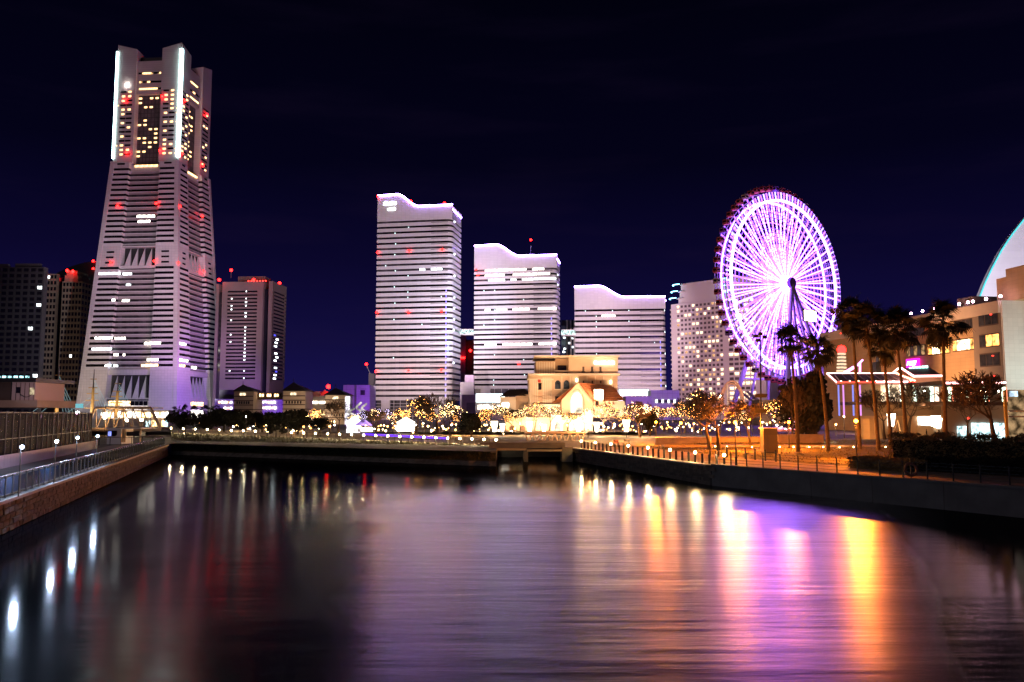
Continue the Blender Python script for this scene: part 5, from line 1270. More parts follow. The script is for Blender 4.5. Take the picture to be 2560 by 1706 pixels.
# slim cool white lamp posts along the quay edge (the first stands just left of the picture)
FLW = emi('quay_cool_lamp', (.55, .72, 1.0), 40)
for i, (px, py, Y) in enumerate(((-92, 1136, 36.0), (55, 1118, 44.2), (142, 1104, 52.6), (194, 1095, 60.4), (244, 1091, 69.0))):
    p = at(px, py, Y)
    lab = ('slim white lamp post of the left quay nearest the bridge', 'brightest slim cool white lamp post on the left quay', 'second cool white lamp post from the left edge', 'third cool white lamp post from the left edge', 'last cool white lamp post before the kiosk')[i]
    t = thing('lamp_post', lab, 'lamp', (p.x, p.y, ZQ), angq, 'slim cool white lamp posts on the left quay')
    MB().ball((0, 0, p.z-ZQ), .10, 10, 6).build('lamp_head', FLW, t); bulb_light(t, (0, 0, p.z-ZQ), .12, 1500, (.50, .68, 1.0))
    MB().tube((0, .05, 0), (0, .05, p.z-ZQ-.1), .035, .025, 6).build('pole', M_dark, t); MB().tube((0, 0, p.z-ZQ+.13), (0, 0, p.z-ZQ+.2), .16, .05, 8).build('cap', M_dark, t)
# lit cabin fronts behind the screen at the picture edge
t = thing('site_cabin', 'site cabin with grey panels and flat roof above the dark screen', 'cabin', (at(40, 1035, 92).x, 92, ZQ))
CBY = 92
boxpx('wall', t, -60, 40, 955, 1003, CBY, 6, M_band); boxpx('panel_wall', t, 28, 86, 956, 1008, CBY-.3, 6, mat('cabin_panel', (.55, .42, .42), .6, .08, .3))
for k in range(5): boxpx('panel_joint', t, 38+k*11, 38.6+k*11, 957, 1006, CBY-.36, .1, M_band)
boxpx('window', t, 40, 49, 968, 983, CBY-.4, .3, M_gl_d); boxpx('window', t, 74, 84, 970, 987, CBY-.4, .3, emi('cabin_lit', (1, .8, .5), .5, 1.5))
boxpx('roof', t, -60, 90, 945, 955, CBY-1, 8, M_dark); boxpx('slab', t, -60, 92, 1001, 1019, CBY-1.2, 8, mat('slab_tan', (.42, .33, .27), .7, .15, .5))
# cables hanging on the cabin
l_ = t.location; MB().path([at(50+k*4, 985+8*math.sin(math.pi*k/8), CBY-.5)-l_ for k in range(9)], .03, 4).build('cable', M_dark, t)
spot('work_light', (at(110, 1035, 84).x, 84, 9), at(55, 985, 92), 900, (1, .62, .60), 100, .8, .4)
# white kiosk by the quay end
t = thing('ticket_kiosk', 'white kiosk with dark rounded window at the end of the dark screen', 'kiosk', (at(300, 1035, 122).x, 122, ZQ)); KY = 122
boxpx('wall', t, 266, 300, 1072, 1128, KY, 4, M_white)
quadpx('window', t, [(269, 1091), (288, 1091), (292, 1087), (292, 1077), (269, 1077)], KY-.1, .3, M_gl_d)
boxpx('glow_panel', t, 270, 277, 1079, 1090, KY-.2, .2, emi('kiosk_blue_reflection', (.25, .3, 1.0), 2.0, 2)); boxpx('roof', t, 262, 352, 1070, 1073, KY-.5, 5, M_white)  # blue reflection in the window, painted as a small glowing pane
for px in (304, 309, 348): boxpx('post', t, px, px+2.2, 1073, 1106, KY-.2, .3, mat('post_tan', (.5, .33, .2), .6, .1))
boxpx('counter', t, 316, 348, 1080, 1090, KY+.5, 2, M_dark); boxpx('orange_board', t, 299.5, 303.5, 1084, 1106, KY+.2, .2, emi('board_orange', (1, .4, .12), .8, 2))
lampspot(290, 1100, 112, 285, 1092, 122, 160, (1, .72, .5))
# iron truss bridge
t = thing('truss_bridge', 'old white iron truss bridge lit warm by two lamps', 'bridge', (at(310, 1035, 172).x, 172, ZQ)); l_ = t.location; BY = 172
M_tr = mat('truss_paint', (.66, .52, .42), .6, .12, .8)
for Yb in (BY, BY+6):
    P_ = lambda px, py: at(px, py, Yb)-l_
    MB().tube(P_(240, 1020), P_(377, 1020), .28, .28, 6).build('top_chord', M_tr, t); MB().tube(P_(206, 1074), P_(401, 1074), .3, .3, 6).build('bottom_chord', M_tr, t)
    MB().tube(P_(377, 1020), P_(401, 1073), .32, .32, 6).build('end_post', M_tr, t); MB().tube(P_(240, 1020), P_(208, 1073), .32, .32, 6).build('end_post', M_tr, t)
    n_ = 6
    for k in range(n_+1):
        x = lerp(240, 377, k/n_); MB().tube(P_(x, 1020), P_(x, 1073), .12, .12, 5).build('upright', M_tr, t)
        if k < n_:
            x2 = lerp(240, 377, (k+1)/n_); a_, b_ = ((x, 1020), (x2, 1073)) if k >= n_/2 else ((x2, 1020), (x, 1073)); MB().tube(P_(*a_), P_(*b_), .14, .14, 5).build('diagonal', M_tr, t)
for k in range(7):
    x = lerp(240, 377, k/6); MB().tube(at(x, 1020, BY)-l_, at(x, 1020, BY)-l_+Vector((0, 6, 0)), .12, .12, 5).build('cross_brace', M_tr, t)
MB().box(at(206, 0, BY).x-l_.x, at(401, 0, BY).x-l_.x, 0, 6, zat(1074, BY)-l_.z-.5, zat(1074, BY)-l_.z-.2).build('deck', M_band, t)
def star_lamp(label, px, py, Y, r_, col, s_, pole=True, group=None, name='street_lamp', zbase=None, headm=None):
    p = at(px, py, Y); zb = ZQ if zbase is None else zbase
    t = thing(name, label, 'lamp', (p.x, p.y, zb), 0, group)
    MB().ball((0, 0, p.z-zb), r_*.92, 10, 6).build('lamp_head', emi('lamp_%d_%d_%d' % (int(col[0]*99), int(col[1]*99), int(col[2]*99)), col, 60), t); bulb_light(t, (0, 0, p.z-zb), r_, s_, col)
    if pole: MB().tube((0, .12, 0), (0, .12, p.z-zb-r_*.6), .07, .05, 6).build('pole', M_dark, t); MB().tube((0, 0.1, p.z-zb+r_*.7), (0, .1, p.z-zb+r_*1.1), r_*.9, r_*.3, 8).build('cap', M_dark, t)
    return t
star_lamp('larger white street lamp glaring inside the truss bridge', 318, 1050, 176, .42, (1, .80, .55), 300)
star_lamp('right of two white street lamps glaring inside the truss bridge', 354, 1050, 178, .38, (1, .80, .55), 260)
star_lamp('small orange street lamp at the left end of the truss bridge', 262, 1046, 170, .25, (1, .55, .2), 200)
# bright shop fronts seen through the truss, at the foot of the tapered tower
t = bld('shop_front', 'row of bright shop windows seen through the truss bridge', 330, 260)
rr = random.Random(77); boxpx('wall', t, 250, 420, 1026, 1076, 260, 5, M_cream)
for k in range(20):
    x = 252+k*8.4; boxpx('shop_window', t, x, x+7, 1030+rr.random()*3, 1044, 259.7, .4, M_wwhite if rr.random() < .6 else M_warm)
    if rr.random() < .7: boxpx('shop_window', t, x, x+6, 1052, 1066+rr.random()*4, 259.7, .4, emi('shop_cool', (.62, .95, 1.0), 2.4, 1.2) if rr.random() < .3 else M_warm)
# masts of a sailing ship
t = thing('sailing_ship', 'moored sailing ship with three floodlit masts and glowing rigging', 'ship', (at(200, 1035, 250).x, 250, .5)); l_ = t.location; SY = 250
M_mast = mat('mast_yellow', (.62, .40, .16), .6, .1, .5); M_rig = emi('rigging_glow', (.62, .95, 1.0), .55); M_hull = mat('hull_white', (.7, .7, .7), .5, .1, .2)  # light on the rigging is put in as emission
hl = [at(60, 1048, SY)-l_, at(340, 1044, SY)-l_]; zh = hl[0].z
MB().prism([(hl[0].x, 0), (hl[0].x+4, -3.5), (hl[1].x-6, -3.5), (hl[1].x+3, 0), (hl[1].x-6, 3.5), (hl[0].x+4, 3.5)], -.5, zh).build('hull', M_hull, t)
for px, ytop in ((142, 912), (230, 924), (291, 938)):
    base = at(px-1, 1045, SY)-l_; top = at(px+6, ytop, SY)-l_; q = base.lerp(top, .62)
    MB().tube(base, q, .55, .38, 8).build('mast', M_mast, t); MB().tube(q, top, .22, .10, 6).build('topmast', M_steel, t)
    for f_, w_ in ((.2, 2.2), (.36, 2.0), (.5, 1.7), (.62, 1.3), (.8, .9)):
        m_ = base.lerp(top, f_); MB().tube(m_+Vector((-w_, -.4, 0)), m_+Vector((w_*.8, .4, 0)), .14, .14, 6).build('yard', M_mast, t)
    for k in range(5):
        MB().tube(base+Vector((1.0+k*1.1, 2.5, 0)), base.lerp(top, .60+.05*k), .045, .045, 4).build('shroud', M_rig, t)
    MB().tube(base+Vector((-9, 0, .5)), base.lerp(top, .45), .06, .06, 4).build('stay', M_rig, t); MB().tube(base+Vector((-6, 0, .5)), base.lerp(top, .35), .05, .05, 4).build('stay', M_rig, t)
    spot('mast_light', tuple(base+l_+Vector((1.5, -6, .6))), tuple(base.lerp(top, .3)+l_), 2600, (1, .72, .4), 70, .8, .3)
MB().ball(at(194, 1033, SY-4)-l_, .5).build('deck_lamp', emi('deck_lamp', (.8, .95, 1.0), 60), t)
# roofs and street lights beyond the screen
t = bld('glass_canopy', 'low teal lit lattice canopy between the ship masts', 182, 300)
for k in range(12): p0 = at(160+k*4, 1020, 300)-t.location; p1 = at(164+k*4, 1010, 300)-t.location; MB().tube(p0, p1, .18).build('lattice_bar', emi('canopy_teal', (.2, .7, .8), .8), t); MB().tube(Vector((p0.x, p0.y, p1.z)), Vector((p1.x, p1.y, p0.z)), .18).build('lattice_bar', emi('canopy_teal', (.2, .7, .8), .8), t)
MB().box(at(158, 0, 300).x-t.location.x, at(212, 0, 300).x-t.location.x, .2, 4, 0, at(160, 1021, 300).z-t.location.z).build('base', M_apt, t)
# ================================================================= TREES AND PLANTS
M_bark = mat('bark', (.075, .055, .04), .9, .3, 2.0); M_twig = mat('twig', (.085, .06, .045), .9, .3, 2.0)
M_leaf = mat('leaf_dark', (.013, .012, .006), .8, .5, 1.5); M_palm = mat('palm_leaf', (.014, .015, .008), .6, .4, 2.0); M_ptrunk = mat('palm_trunk', (.10, .075, .05), .9, .35, 3.0, bump=.5)
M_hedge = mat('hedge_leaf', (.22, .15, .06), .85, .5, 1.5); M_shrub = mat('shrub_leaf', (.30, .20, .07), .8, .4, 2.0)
def bare_tree_mesh(seed, H_=7.5, spread=1.0, fork=.28):
    rr = random.Random(seed); trunk = MB(); tw = MB(); tips = []
    def grow(p, d, r_, L_, lev):
        n_ = 3 if lev < 2 else 2; q = p
        for k in range(n_):
            nd = (d + Vector((rr.uniform(-1, 1), rr.uniform(-1, 1), rr.uniform(-.5, .7)))*(.16+.05*lev)).normalized(); e = q + nd*(L_/n_)
            r_ = max(r_, .026); r2 = max(r_*(1-.22), .02)
            (trunk if lev < 2 else tw).tube(q, e, r_, r2, 6 if lev < 2 else 3, False); q, d, r_ = e, nd, r2
            if lev >= 1 and lev < 5 and k > 0:
                for j in range(1 if lev < 2 else 1):
                    sd = (d*.5 + Vector((rr.uniform(-1, 1)*spread, rr.uniform(-1, 1)*spread, rr.uniform(-.15, .8)))).normalized(); grow(q, sd, r_*.55, L_*.6, lev+1)
            tips.append((q, lev))
        if lev < 5:
            for j in range(4 if lev == 0 else (3 if lev < 3 else 2)):
                sd = (d*.6 + Vector((rr.uniform(-1, 1)*spread, rr.uniform(-1, 1)*spread, rr.uniform(0, .7)))).normalized(); grow(q, sd, r_*.68, L_*.72, lev+1)
    grow(Vector((0, 0, 0)), Vector((0, 0, 1)), H_*.026, H_*fork, 0)
    zm = max(v[2] for v in tw.v); k_ = H_/zm; kr = k_
    for m_ in (trunk, tw): m_.v = [(v[0]*kr, v[1]*kr, v[2]*k_) for v in m_.v]
    tips = [(Vector((q.x*kr, q.y*kr, q.z*k_)), lv) for q, lv in tips]
    return trunk.mesh('trunk', M_bark), tw.mesh('crown', M_twig), tips
BT = [bare_tree_mesh(s_, 7.5, sp__, fk) for s_, sp__, fk in ((1, 1.15, .24), (2, 1.0, .28), (5, 1.35, .22), (8, .9, .3))]
def lights_mesh(tips, n_, m, r_, seed, lo=1):
    rr = random.Random(seed); mb = MB(); c_ = [t_ for t_ in tips if t_[1] >= lo]
    for k in range(n_): q = rr.choice(c_)[0]; mb.octa((q.x+rr.uniform(-.12, .12), q.y+rr.uniform(-.12, .12), q.z+rr.uniform(-.1, .1)), r_*rr.uniform(.6, 1.3))
    return mb.mesh('string_lights', m)
FW = emi('fairy_warm', (1, .42, .10), 30); FWH = emi('fairy_white', (1, .64, .28), 30); FV = emi('fairy_violet', (.7, .6, 1), 20)
LT = [lights_mesh(BT[k % 4][2], n_, m_, .055, k) for k, (n_, m_) in enumerate(((170, FW), (140, FWH), (170, FW), (130, FWH)))]
LTV = lights_mesh(BT[1][2], 110, FV, .055, 9)
def bare_tree(label, px, pyb, Y, H_, k=0, lights=None, group=None, zb=None, rz=0):
    p = at(px, pyb, Y); z = ZQ if zb is None else zb
    t = thing('bare_tree', label, 'tree', (p.x, Y, z), rz, group); s_ = H_/7.5; a, b_, _ = BT[k]
    zs = s_
    inst('trunk', a, t, (0, 0, 0), (0, 0, 0), (s_, s_, zs)); cr_ = inst('crown', b_, t, (0, 0, 0), (0, 0, 0), (s_, s_, zs))
    if lights is not None: tag(inst('string_lights', lights, cr_), kind='stuff')
    return t
# big bare trees of the right lawn
bare_tree('bare tree with wide dark branches on the lawn, strung with few lights', 1775, 1128, 98, 7.2, 0, lights_mesh(BT[0][2], 36, FW, .05, 77), zb=1.9)
bare_tree('bare tree with forked trunk right beside the sodium lamp', 1798, 1128, 96, 6.6, 2, None, zb=1.9, rz=1.0)
bare_tree('smaller bare tree behind the second sodium lamp', 1878, 1118, 106, 6.0, 1, None, zb=2.0, rz=2.0)
bare_tree('tall thin bare tree between the info box and the palms', 1985, 1105, 125, 8.5, 3, None, zb=2.2, rz=.4)
bare_tree('bare tree with dark trunk before the orange curved wall', 2212, 1105, 128, 8.0, 1, None, zb=2.2, rz=3.0)
bare_tree('bare tree growing on the pavilion terrace', 2266, 1005, 140, 9.5, 0, None, zb=2.2, rz=4.0)
bare_tree('large bare tree in front of the neon arcade at the right edge', 2490, 1110, 92, 9.0, 2, None, zb=2.2, rz=2.2)
bare_tree('bare tree behind the hedge below the neon arcade', 2420, 1105, 118, 7.6, 3, None, zb=2.2, rz=5.2)
bare_tree('dark bare tree with twinkling lights near the truss footbridge', 1600, 1085, 140, 6.2, 0, LT[1], zb=2.2, rz=1.3)
# bare trees along the far bank
for px, Y, H_, k, lab in ((846, 172, 7.0, 1, 'bare tree before the bright white booth on the far bank'), (940, 176, 5.0, 2, 'low bare tree above the blue light strip, left end'), (1040, 165, 7.4, 0, 'bare tree before the lobby of the tallest wave tower'),
                           (1095, 158, 8.0, 2, 'widest bare tree on the far bank'), (1125, 150, 6.0, 3, 'bare tree beside the round dark tree')):
    bare_tree(lab, px, 1085, Y, H_, k, LT[k] if k in (0, 3) else None, zb=2.3, rz=px)
# illuminated trees on the plaza
rr = random.Random(40)
GL = 'bare trees wrapped in warm fairy lights on the plaza'
spots_ = [(1222, 186), (1242, 180), (1282, 184), (1300, 176), (1336, 188), (1372, 178), (1420, 182), (1462, 175), (1508, 178), (1530, 186), (1556, 176), (1584, 190), (1612, 182), (1640, 176), (1660, 188), (1690, 180), (1712, 172), (1736, 184), (1752, 160), (1850, 150), (1925, 160)]
for i, (px, Y) in enumerate(spots_):
    bare_tree('bare tree in warm fairy lights right of the hall wing, %s from the left' % ORD[i], px, 1080, Y, rr.uniform(4.2, 6.8), i % 4, LT[i % 4], GL, zb=2.2, rz=i*1.1)
for i, (px, Y) in enumerate([(880, 196), (905, 200), (930, 205), (962, 200), (985, 192), (1010, 205), (1060, 198), (1080, 190), (1110, 196), (1140, 188), (1165, 182), (1200, 190), (760, 200), (800, 205), (735, 195)]):
    bare_tree('fairy lit bare tree left of the banquet hall, %s in its row' % ORD[i], px, 1080, Y, rr.uniform(3.6, 5.6), i % 4, LTV if i in (1, 3, 10) else LT[(i+1) % 4], 'lit trees left of the banquet hall', zb=2.3, rz=i*.7)
# evergreens
def leaf_crown(seed, n_, clumps, rx, rz_, leaf, m, name='crown', flat=1.0):
    r_ = random.Random(seed); cs = [(Vector((r_.gauss(0, rx*.45), r_.gauss(0, rx*.45), r_.uniform(-rz_*.55, rz_*.6)*flat)), r_.uniform(.3, .52)) for k in range(clumps)]
    mb = MB()
    for k in range(n_):
        c_, cr_ = r_.choice(cs); d = Vector((r_.gauss(0, 1), r_.gauss(0, 1), r_.gauss(0, 1))).normalized()*(r_.random()**.4)
        p = c_ + Vector((d.x*rx*cr_, d.y*rx*cr_, d.z*rz_*cr_)); u = Vector((r_.gauss(0, 1), r_.gauss(0, 1), r_.gauss(0, 1))).normalized(); v = u.orthogonal().normalized(); s_ = leaf*r_.uniform(.6, 1.4)
        mb.quad(p-u*s_-v*s_*.5, p+u*s_-v*s_*.5, p+u*s_*.6+v*s_*.6, p-u*s_*.6+v*s_*.6)
    return mb.mesh(name, m)
EV = [leaf_crown(3, 3800, 16, 1.0, 1.0, .075, M_leaf), leaf_crown(4, 3800, 22, 1.0, 1.0, .07, M_leaf), leaf_crown(6, 3000, 12, 1.0, 1.0, .085, M_leaf)]
TR = MB().tube((0, 0, 0), (0, 0, 1), .05, .03, 8).mesh('trunk', M_bark)
def evergreen(label, px, Y, w_, H_, k, zb=2.3, low=.15, group=None):
    p = at(px, 1080, Y); t = thing('evergreen_tree', label, 'tree', (p.x, Y, zb), px*.37, group)
    inst('trunk', TR, t, (0, 0, 0), (0, 0, 0), (H_*.9, H_*.9, H_*.7)); inst('crown', EV[k], t, (0, 0, H_*(.5+low*.5)), (0, 0, 0), (w_/2*.95, w_/2*.95, H_*(.5-low*.4)))
    return t
for px, Y, w_, H_, k, lab in ((455, 175, 5, 4.2, 0, 'round dark tree left of the violet lit tower foot'), (520, 170, 6, 4.0, 1, 'broad dark tree before the violet mall block, left one'), (560, 172, 6.5, 5.2, 2, 'tall dark tree before the violet mall block'), (610, 168, 5.5, 4.6, 0, 'dark tree before the low roofed tower house'),
                             (655, 175, 5, 4.4, 1, 'dark tree below the glazed gallery'), (705, 160, 6, 4.6, 2, 'dark tree before the tallest roofed tower house'), (745, 158, 5.5, 4.8, 0, 'dark tree beside the cream mall wing'), (1178, 136, 5.0, 4.0, 1, 'round domed dark tree left of the culvert'),
                             (690, 140, 3.4, 2.2, 2, 'low dark shrub on the bank slope'), (800, 165, 4, 3.2, 1, 'small dark tree among the plaza lamps')):
    evergreen(lab, px, Y, w_, H_, k)
evergreen('large dense dark evergreen behind the two palm trunks', 2035, 128, 7.5, 11.0, 0, 2.0, .0); evergreen('dark evergreen below the left palm crowns', 2005, 132, 6.0, 7.0, 1, 2.0, .05)
evergreen('small round dark shrub before the banquet hall wing, left one', 1276, 198, 1.9, 2.6, 1, 4.4); evergreen('small round dark shrub before the banquet hall wing, bigger one', 1294, 198, 2.7, 3.2, 2, 4.2); evergreen('dark tree behind the lit booths near the hall', 1625, 150, 3.6, 4.4, 0, 2.2)
# palms with single fan leaves
def frond_mesh(seed):
    r_ = random.Random(seed); mb = MB(); L_ = 1.15
    mb.tube((0, 0, 0), (L_, 0, .18), .022, .014, 4, False)
    for k in range(17):
        a = R(-108+216*k/16); l2 = 1.0*(1-.22*abs(k-8)/8)*r_.uniform(.88, 1.05); c_ = Vector((L_, 0, .18)); d = Vector((math.cos(a), math.sin(a), 0)); side = Vector((-d.y, d.x, 0))*.055
        m_ = c_+d*l2*.6+Vector((0, 0, .02)); e = c_+d*l2+Vector((0, 0, -.22-.12*r_.random()))
        mb.quad(c_, m_-side, e, m_+side)
    return mb.mesh('frond', M_palm)
FR = [frond_mesh(k) for k in range(3)]
def palm(label, px, ytop, pyb, Y, w_=1.0, lean=0.0, n_=58, zb=1.9, seed=0):
    r_ = random.Random(seed+px); top = at(px, ytop, Y); t = thing('palm_tree', label, 'palm tree', (top.x-lean, Y, zb), 0, 'tall fan palms'); hc = top.z-zb-1.3*w_
    mb = MB(); n2 = 9; pts = [Vector((lean*(k/n2)**1.6, 0, hc*k/n2)) for k in range(n2+1)]
    for k in range(n2): mb.tube(pts[k], pts[k+1], lerp(.24, .13, k/n2), lerp(.24, .13, (k+1)/n2), 8, False)
    mb.build('trunk', M_ptrunk, t)
    for k in range(n_):
        el_ = R(r_.uniform(-65, 78)); az = r_.random()*6.283; s_ = w_*r_.uniform(.85, 1.2)
        inst('frond', FR[k % 3], t, (lean, 0, hc+r_.uniform(-.5, .25)), (r_.uniform(-.5, .5), -el_, az), (s_, s_, s_))
    mb = MB()
    for k in range(70):       # skirt of dead leaves
        a = r_.random()*6.283; z = hc-r_.uniform(.3, 2.0); q = Vector((lean+.22*math.cos(a), .22*math.sin(a), z)); e = q+Vector((.35*math.cos(a), .35*math.sin(a), -r_.uniform(.5, 1.1))); s_ = Vector((-math.sin(a), math.cos(a), 0))*.07
        mb.tri(q-s_, q+s_, e)
    mb.build('dead_leaves', mat('palm_dead', (.10, .07, .045), .9, .3, 2), t)
    return t
for px, yt, Y, w_, le, lab in ((1975, 824, 92, 1.0, -.5, 'palm silhouetted against the wheel, left one'), (2042, 846, 94, 1.05, -.9, 'palm silhouetted against the wheel, right one'), (2128, 756, 100, 1.25, -.4, 'tallest palm, dim, just right of the wheel'),
                              (2163, 775, 96, 1.3, -.9, 'dark palm between the tallest palm and the mall'), (2236, 784, 94, 1.35, -.8, 'palm in front of the left part of the mall'), (2206, 840, 98, 1.05, -.5, 'lower palm crown above the neon canopy'), (2356, 770, 86, 1.25, .3, 'single palm in front of the lit mall windows')):
    palm(lab, px, yt, 1120, Y, w_, le)
for px, yt, Y in ((447, 1016, 240), (460, 1018, 262), (484, 1019, 262), (512, 1018, 262), (541, 1014, 262)): 
    p_ = palm('slim palm at the foot of the tapered tower, %s from the left' % ORD[(447, 460, 484, 512, 541).index(px)], px, yt, 1060, Y, 1.0, 0, 20, 2.35)
# hedges and shrubs made of leaves
def leafy_box(name, label, cat, a, b_, depth, h0, h1, n_, leaf, m, zb, seed):
    r_ = random.Random(seed); a = Vector((a[0], a[1], 0)); b_ = Vector((b_[0], b_[1], 0)); d = b_-a; L_ = d.length; d.normalize(); nn = Vector((-d.y, d.x, 0))
    t = thing(name, label, cat, (a.x, a.y, zb)); mb = MB()
    core = MB(); 
    i = 0
    for zz in (0, 1):
        for c_ in (a+nn*.35+d*.3, b_+nn*.35-d*.3, b_+nn*(depth-.3)-d*.3, a+nn*(depth-.3)+d*.3): core.v.append((c_.x-a.x, c_.y-a.y, (h0 if zz and c_ is not None else 0)*.86*zz))
    core.f += [(0,3,2,1), (4,5,6,7), (0,1,5,4), (1,2,6,5), (2,3,7,6), (3,0,4,7)]; core.build('branches', mat('hedge_core', (.02, .016, .008), .95, .3), t)
    for k in range(n_):
        s_ = r_.random(); q = r_.random(); hh_ = lerp(h0, h1, s_)*(1+.07*math.sin(s_*L_*2.1)+.05*math.sin(s_*L_*5.3))
        if q < .5: p = a+d*(s_*L_)+nn*(r_.uniform(0, .4)+.12*math.sin(s_*L_*3)); p.z = r_.random()*hh_
        else: p = a+d*(s_*L_)+nn*(r_.random()*depth); p.z = hh_*(1-.12*abs(2*r_.random()-1)**2)+r_.uniform(-.12, .08)
        u = Vector((r_.gauss(0, 1), r_.gauss(0, 1), r_.gauss(0, 1))).normalized(); v = u.orthogonal().normalized(); z_ = leaf*r_.uniform(.6, 1.4); p = p-Vector((a.x, a.y, 0))
        mb.quad(p-u*z_-v*z_*.5, p+u*z_-v*z_*.5, p+u*z_*.6+v*z_*.6, p-u*z_*.6+v*z_*.6)
    mb.build('leaves', m, t); return t
p1, p2 = gnd(2246, 1180, ZQ), gnd(2700, 1215, ZQ)
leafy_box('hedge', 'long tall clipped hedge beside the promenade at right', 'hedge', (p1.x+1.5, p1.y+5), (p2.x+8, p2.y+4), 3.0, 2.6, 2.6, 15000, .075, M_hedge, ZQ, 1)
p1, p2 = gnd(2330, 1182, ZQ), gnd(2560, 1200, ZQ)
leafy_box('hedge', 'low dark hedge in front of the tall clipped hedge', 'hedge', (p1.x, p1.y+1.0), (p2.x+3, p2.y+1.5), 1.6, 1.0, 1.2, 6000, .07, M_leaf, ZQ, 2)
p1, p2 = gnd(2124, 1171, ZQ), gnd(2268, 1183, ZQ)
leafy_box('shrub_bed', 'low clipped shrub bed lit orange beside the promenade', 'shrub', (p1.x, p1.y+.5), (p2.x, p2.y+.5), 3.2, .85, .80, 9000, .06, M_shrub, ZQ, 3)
# lawn grass tufts
mb = MB(); r_ = random.Random(12)
for k in range(9000):
    s_ = r_.random()*3; i = min(2, int(s_)); u = s_-i; v = r_.random()
    a = Vector((inner[i].x+.3, inner[i].y, ZQ)).lerp(Vector((inner[i+1].x+.3, inner[i+1].y, ZQ)), u); b_ = Vector((far[i][0], far[i][1], ZQ+.5)).lerp(Vector((far[i+1][0], far[i+1][1], ZQ+.5)), u); p = a.lerp(b_, v)
    h = r_.uniform(.06, .16); an = r_.random()*3.14; dx, dy = .06*math.cos(an), .06*math.sin(an)
    mb.tri((p.x-dx, p.y-dy, p.z), (p.x+dx, p.y+dy, p.z), (p.x+r_.uniform(-.08, .08), p.y+r_.uniform(-.08, .08), p.z+h))
tag(mb.build('grass', M_lawn), 'short grass of the lawn under the palms', 'grass', kind='stuff')
# ================================================================= LAMPS, RAILINGS, SMALL THINGS
LBK = emi('path_lamp', (1, .76, .42), 40)
hd = MB().ball((0, 0, 0), .165, 8, 5).mesh('lamp_head', LBK); ps = MB().tube((0, 0, 0), (0, 0, .68), .07, .06, 6).mesh('post', M_dark); cp = MB().tube((0, 0, .18), (0, 0, .27), .26, .1, 8).mesh('cap', M_dark)
for i in range(28):
    if i == 9: continue          # one lamp is dark
    _, lp = bankpt(i/27)
    t = thing('path_lamp', 'small warm path lamp on the far bank, %s from the left' % ORD[i if i < 9 else i-1], 'lamp', (lp.x, lp.y, lp.z-.8), 0, 'path lamps along the far bank')
    inst('post', ps, t); inst('lamp_head', hd, t, (0, 0, .8)); bulb_light(t, (0, 0, .8), .172, 560, (1, .76, .42)); inst('cap', cp, t, (0, 0, .8))
# low fence on the bank
t = thing('bank_fence', 'low dark wire fence along the far bank path', 'fence', (cols[0][4].x, cols[0][4].y, cols[0][4].z)); l_ = t.location
fpst = MB().tube((0, 0, -.05), (0, 0, .95), .035, .035, 5).mesh('post', M_dark)
for i in range(NB): 
    p, q = cols[i][4]+Vector((0, .3, 0)), cols[i+1][4]+Vector((0, .3, 0))
    inst('post', fpst, t, p-l_)
    for z in (.5, .9): MB().tube(p-l_+Vector((0, 0, z)), q-l_+Vector((0, 0, z)), .02, .02, 4, False).build('rail', M_dark, t)
# blue light strip
t = thing('light_strip', 'long blue light strip along the path before the lit plaza', 'lights', (at(1010, 1092, 152).x, 152, 2.3)); l_ = t.location
for k in range(26):
    px = lerp(912, 1112, k/25); Y = lerp(141, 134, k/25); MB().box(-.42, .42, -.08, .08, -.13, .13).build('light_bar', emi('strip_blue', (.12, .03, 1.0), 2.6), t, at(px, lerp(1086, 1096, k/25), Y)-l_)
# white booths and a ribbon light sculpture
t = bld('market_booth', 'glaring white market booth in the middle of the plaza lights', 1008, 185, 'booth'); boxpx('booth_wall', t, 992, 1032, 1056, 1080, 185, 3, emi('booth_white', (1, .95, .85), 5, .5)); quadpx('roof', t, [(990, 1057), (1034, 1057), (1012, 1044)], 184.6, 4, emi('booth_roof', (1, .92, .8), 3))
t = bld('market_booth', 'white tent booth before the ribbon light sculpture', 882, 185, 'booth'); boxpx('booth_wall', t, 866, 894, 1056, 1082, 185, 3, emi('booth_lilac', (.95, .88, 1.0), 4, .4)); quadpx('roof', t, [(862, 1057), (898, 1057), (884, 1042)], 184.6, 4, emi('booth_lilac2', (.95, .85, 1), 3))
t = bld('fairground_ride', 'round fairground ride with violet lit roof beside the white tent', 908, 178, 'ride'); l_ = t.location; c0 = at(908, 1080, 178)-l_
MB().tube(c0+Vector((0, 0, 1.4)), c0+Vector((0, 0, 2.6)), 2.0, .3, 14).build('roof', emi('ride_violet', (.55, .3, 1), 1.6, .5), t); MB().tube(c0, c0+Vector((0, 0, .9)), 2.0, 2.1, 14).build('base', emi('ride_base', (1, .85, .8), 2.0, .6), t)
for k in range(8): a = k*.785; MB().tube(c0+Vector((1.8*math.cos(a), 1.8*math.sin(a), .9)), c0+Vector((1.8*math.cos(a), 1.8*math.sin(a), 1.5)), .07).build('pole', M_white, t)
t = bld('light_sculpture', 'white ribbon shaped light sculpture rising above the tents', 898, 215, 'sculpture'); l_ = t.location
for x0, w_, h_ in ((878, 8, 40), (897, 6, 55), (910, 6, 52)):
    MB().path([at(x0+w_*math.sin(a*2.2), 1062-h_*k/14, 215+math.cos(a*2.2))-l_ for k, a in [(k, k*.45) for k in range(15)]], .28, 6).build('ribbon', emi('ribbon_white', (1, .92, .85), .7, .5), t)
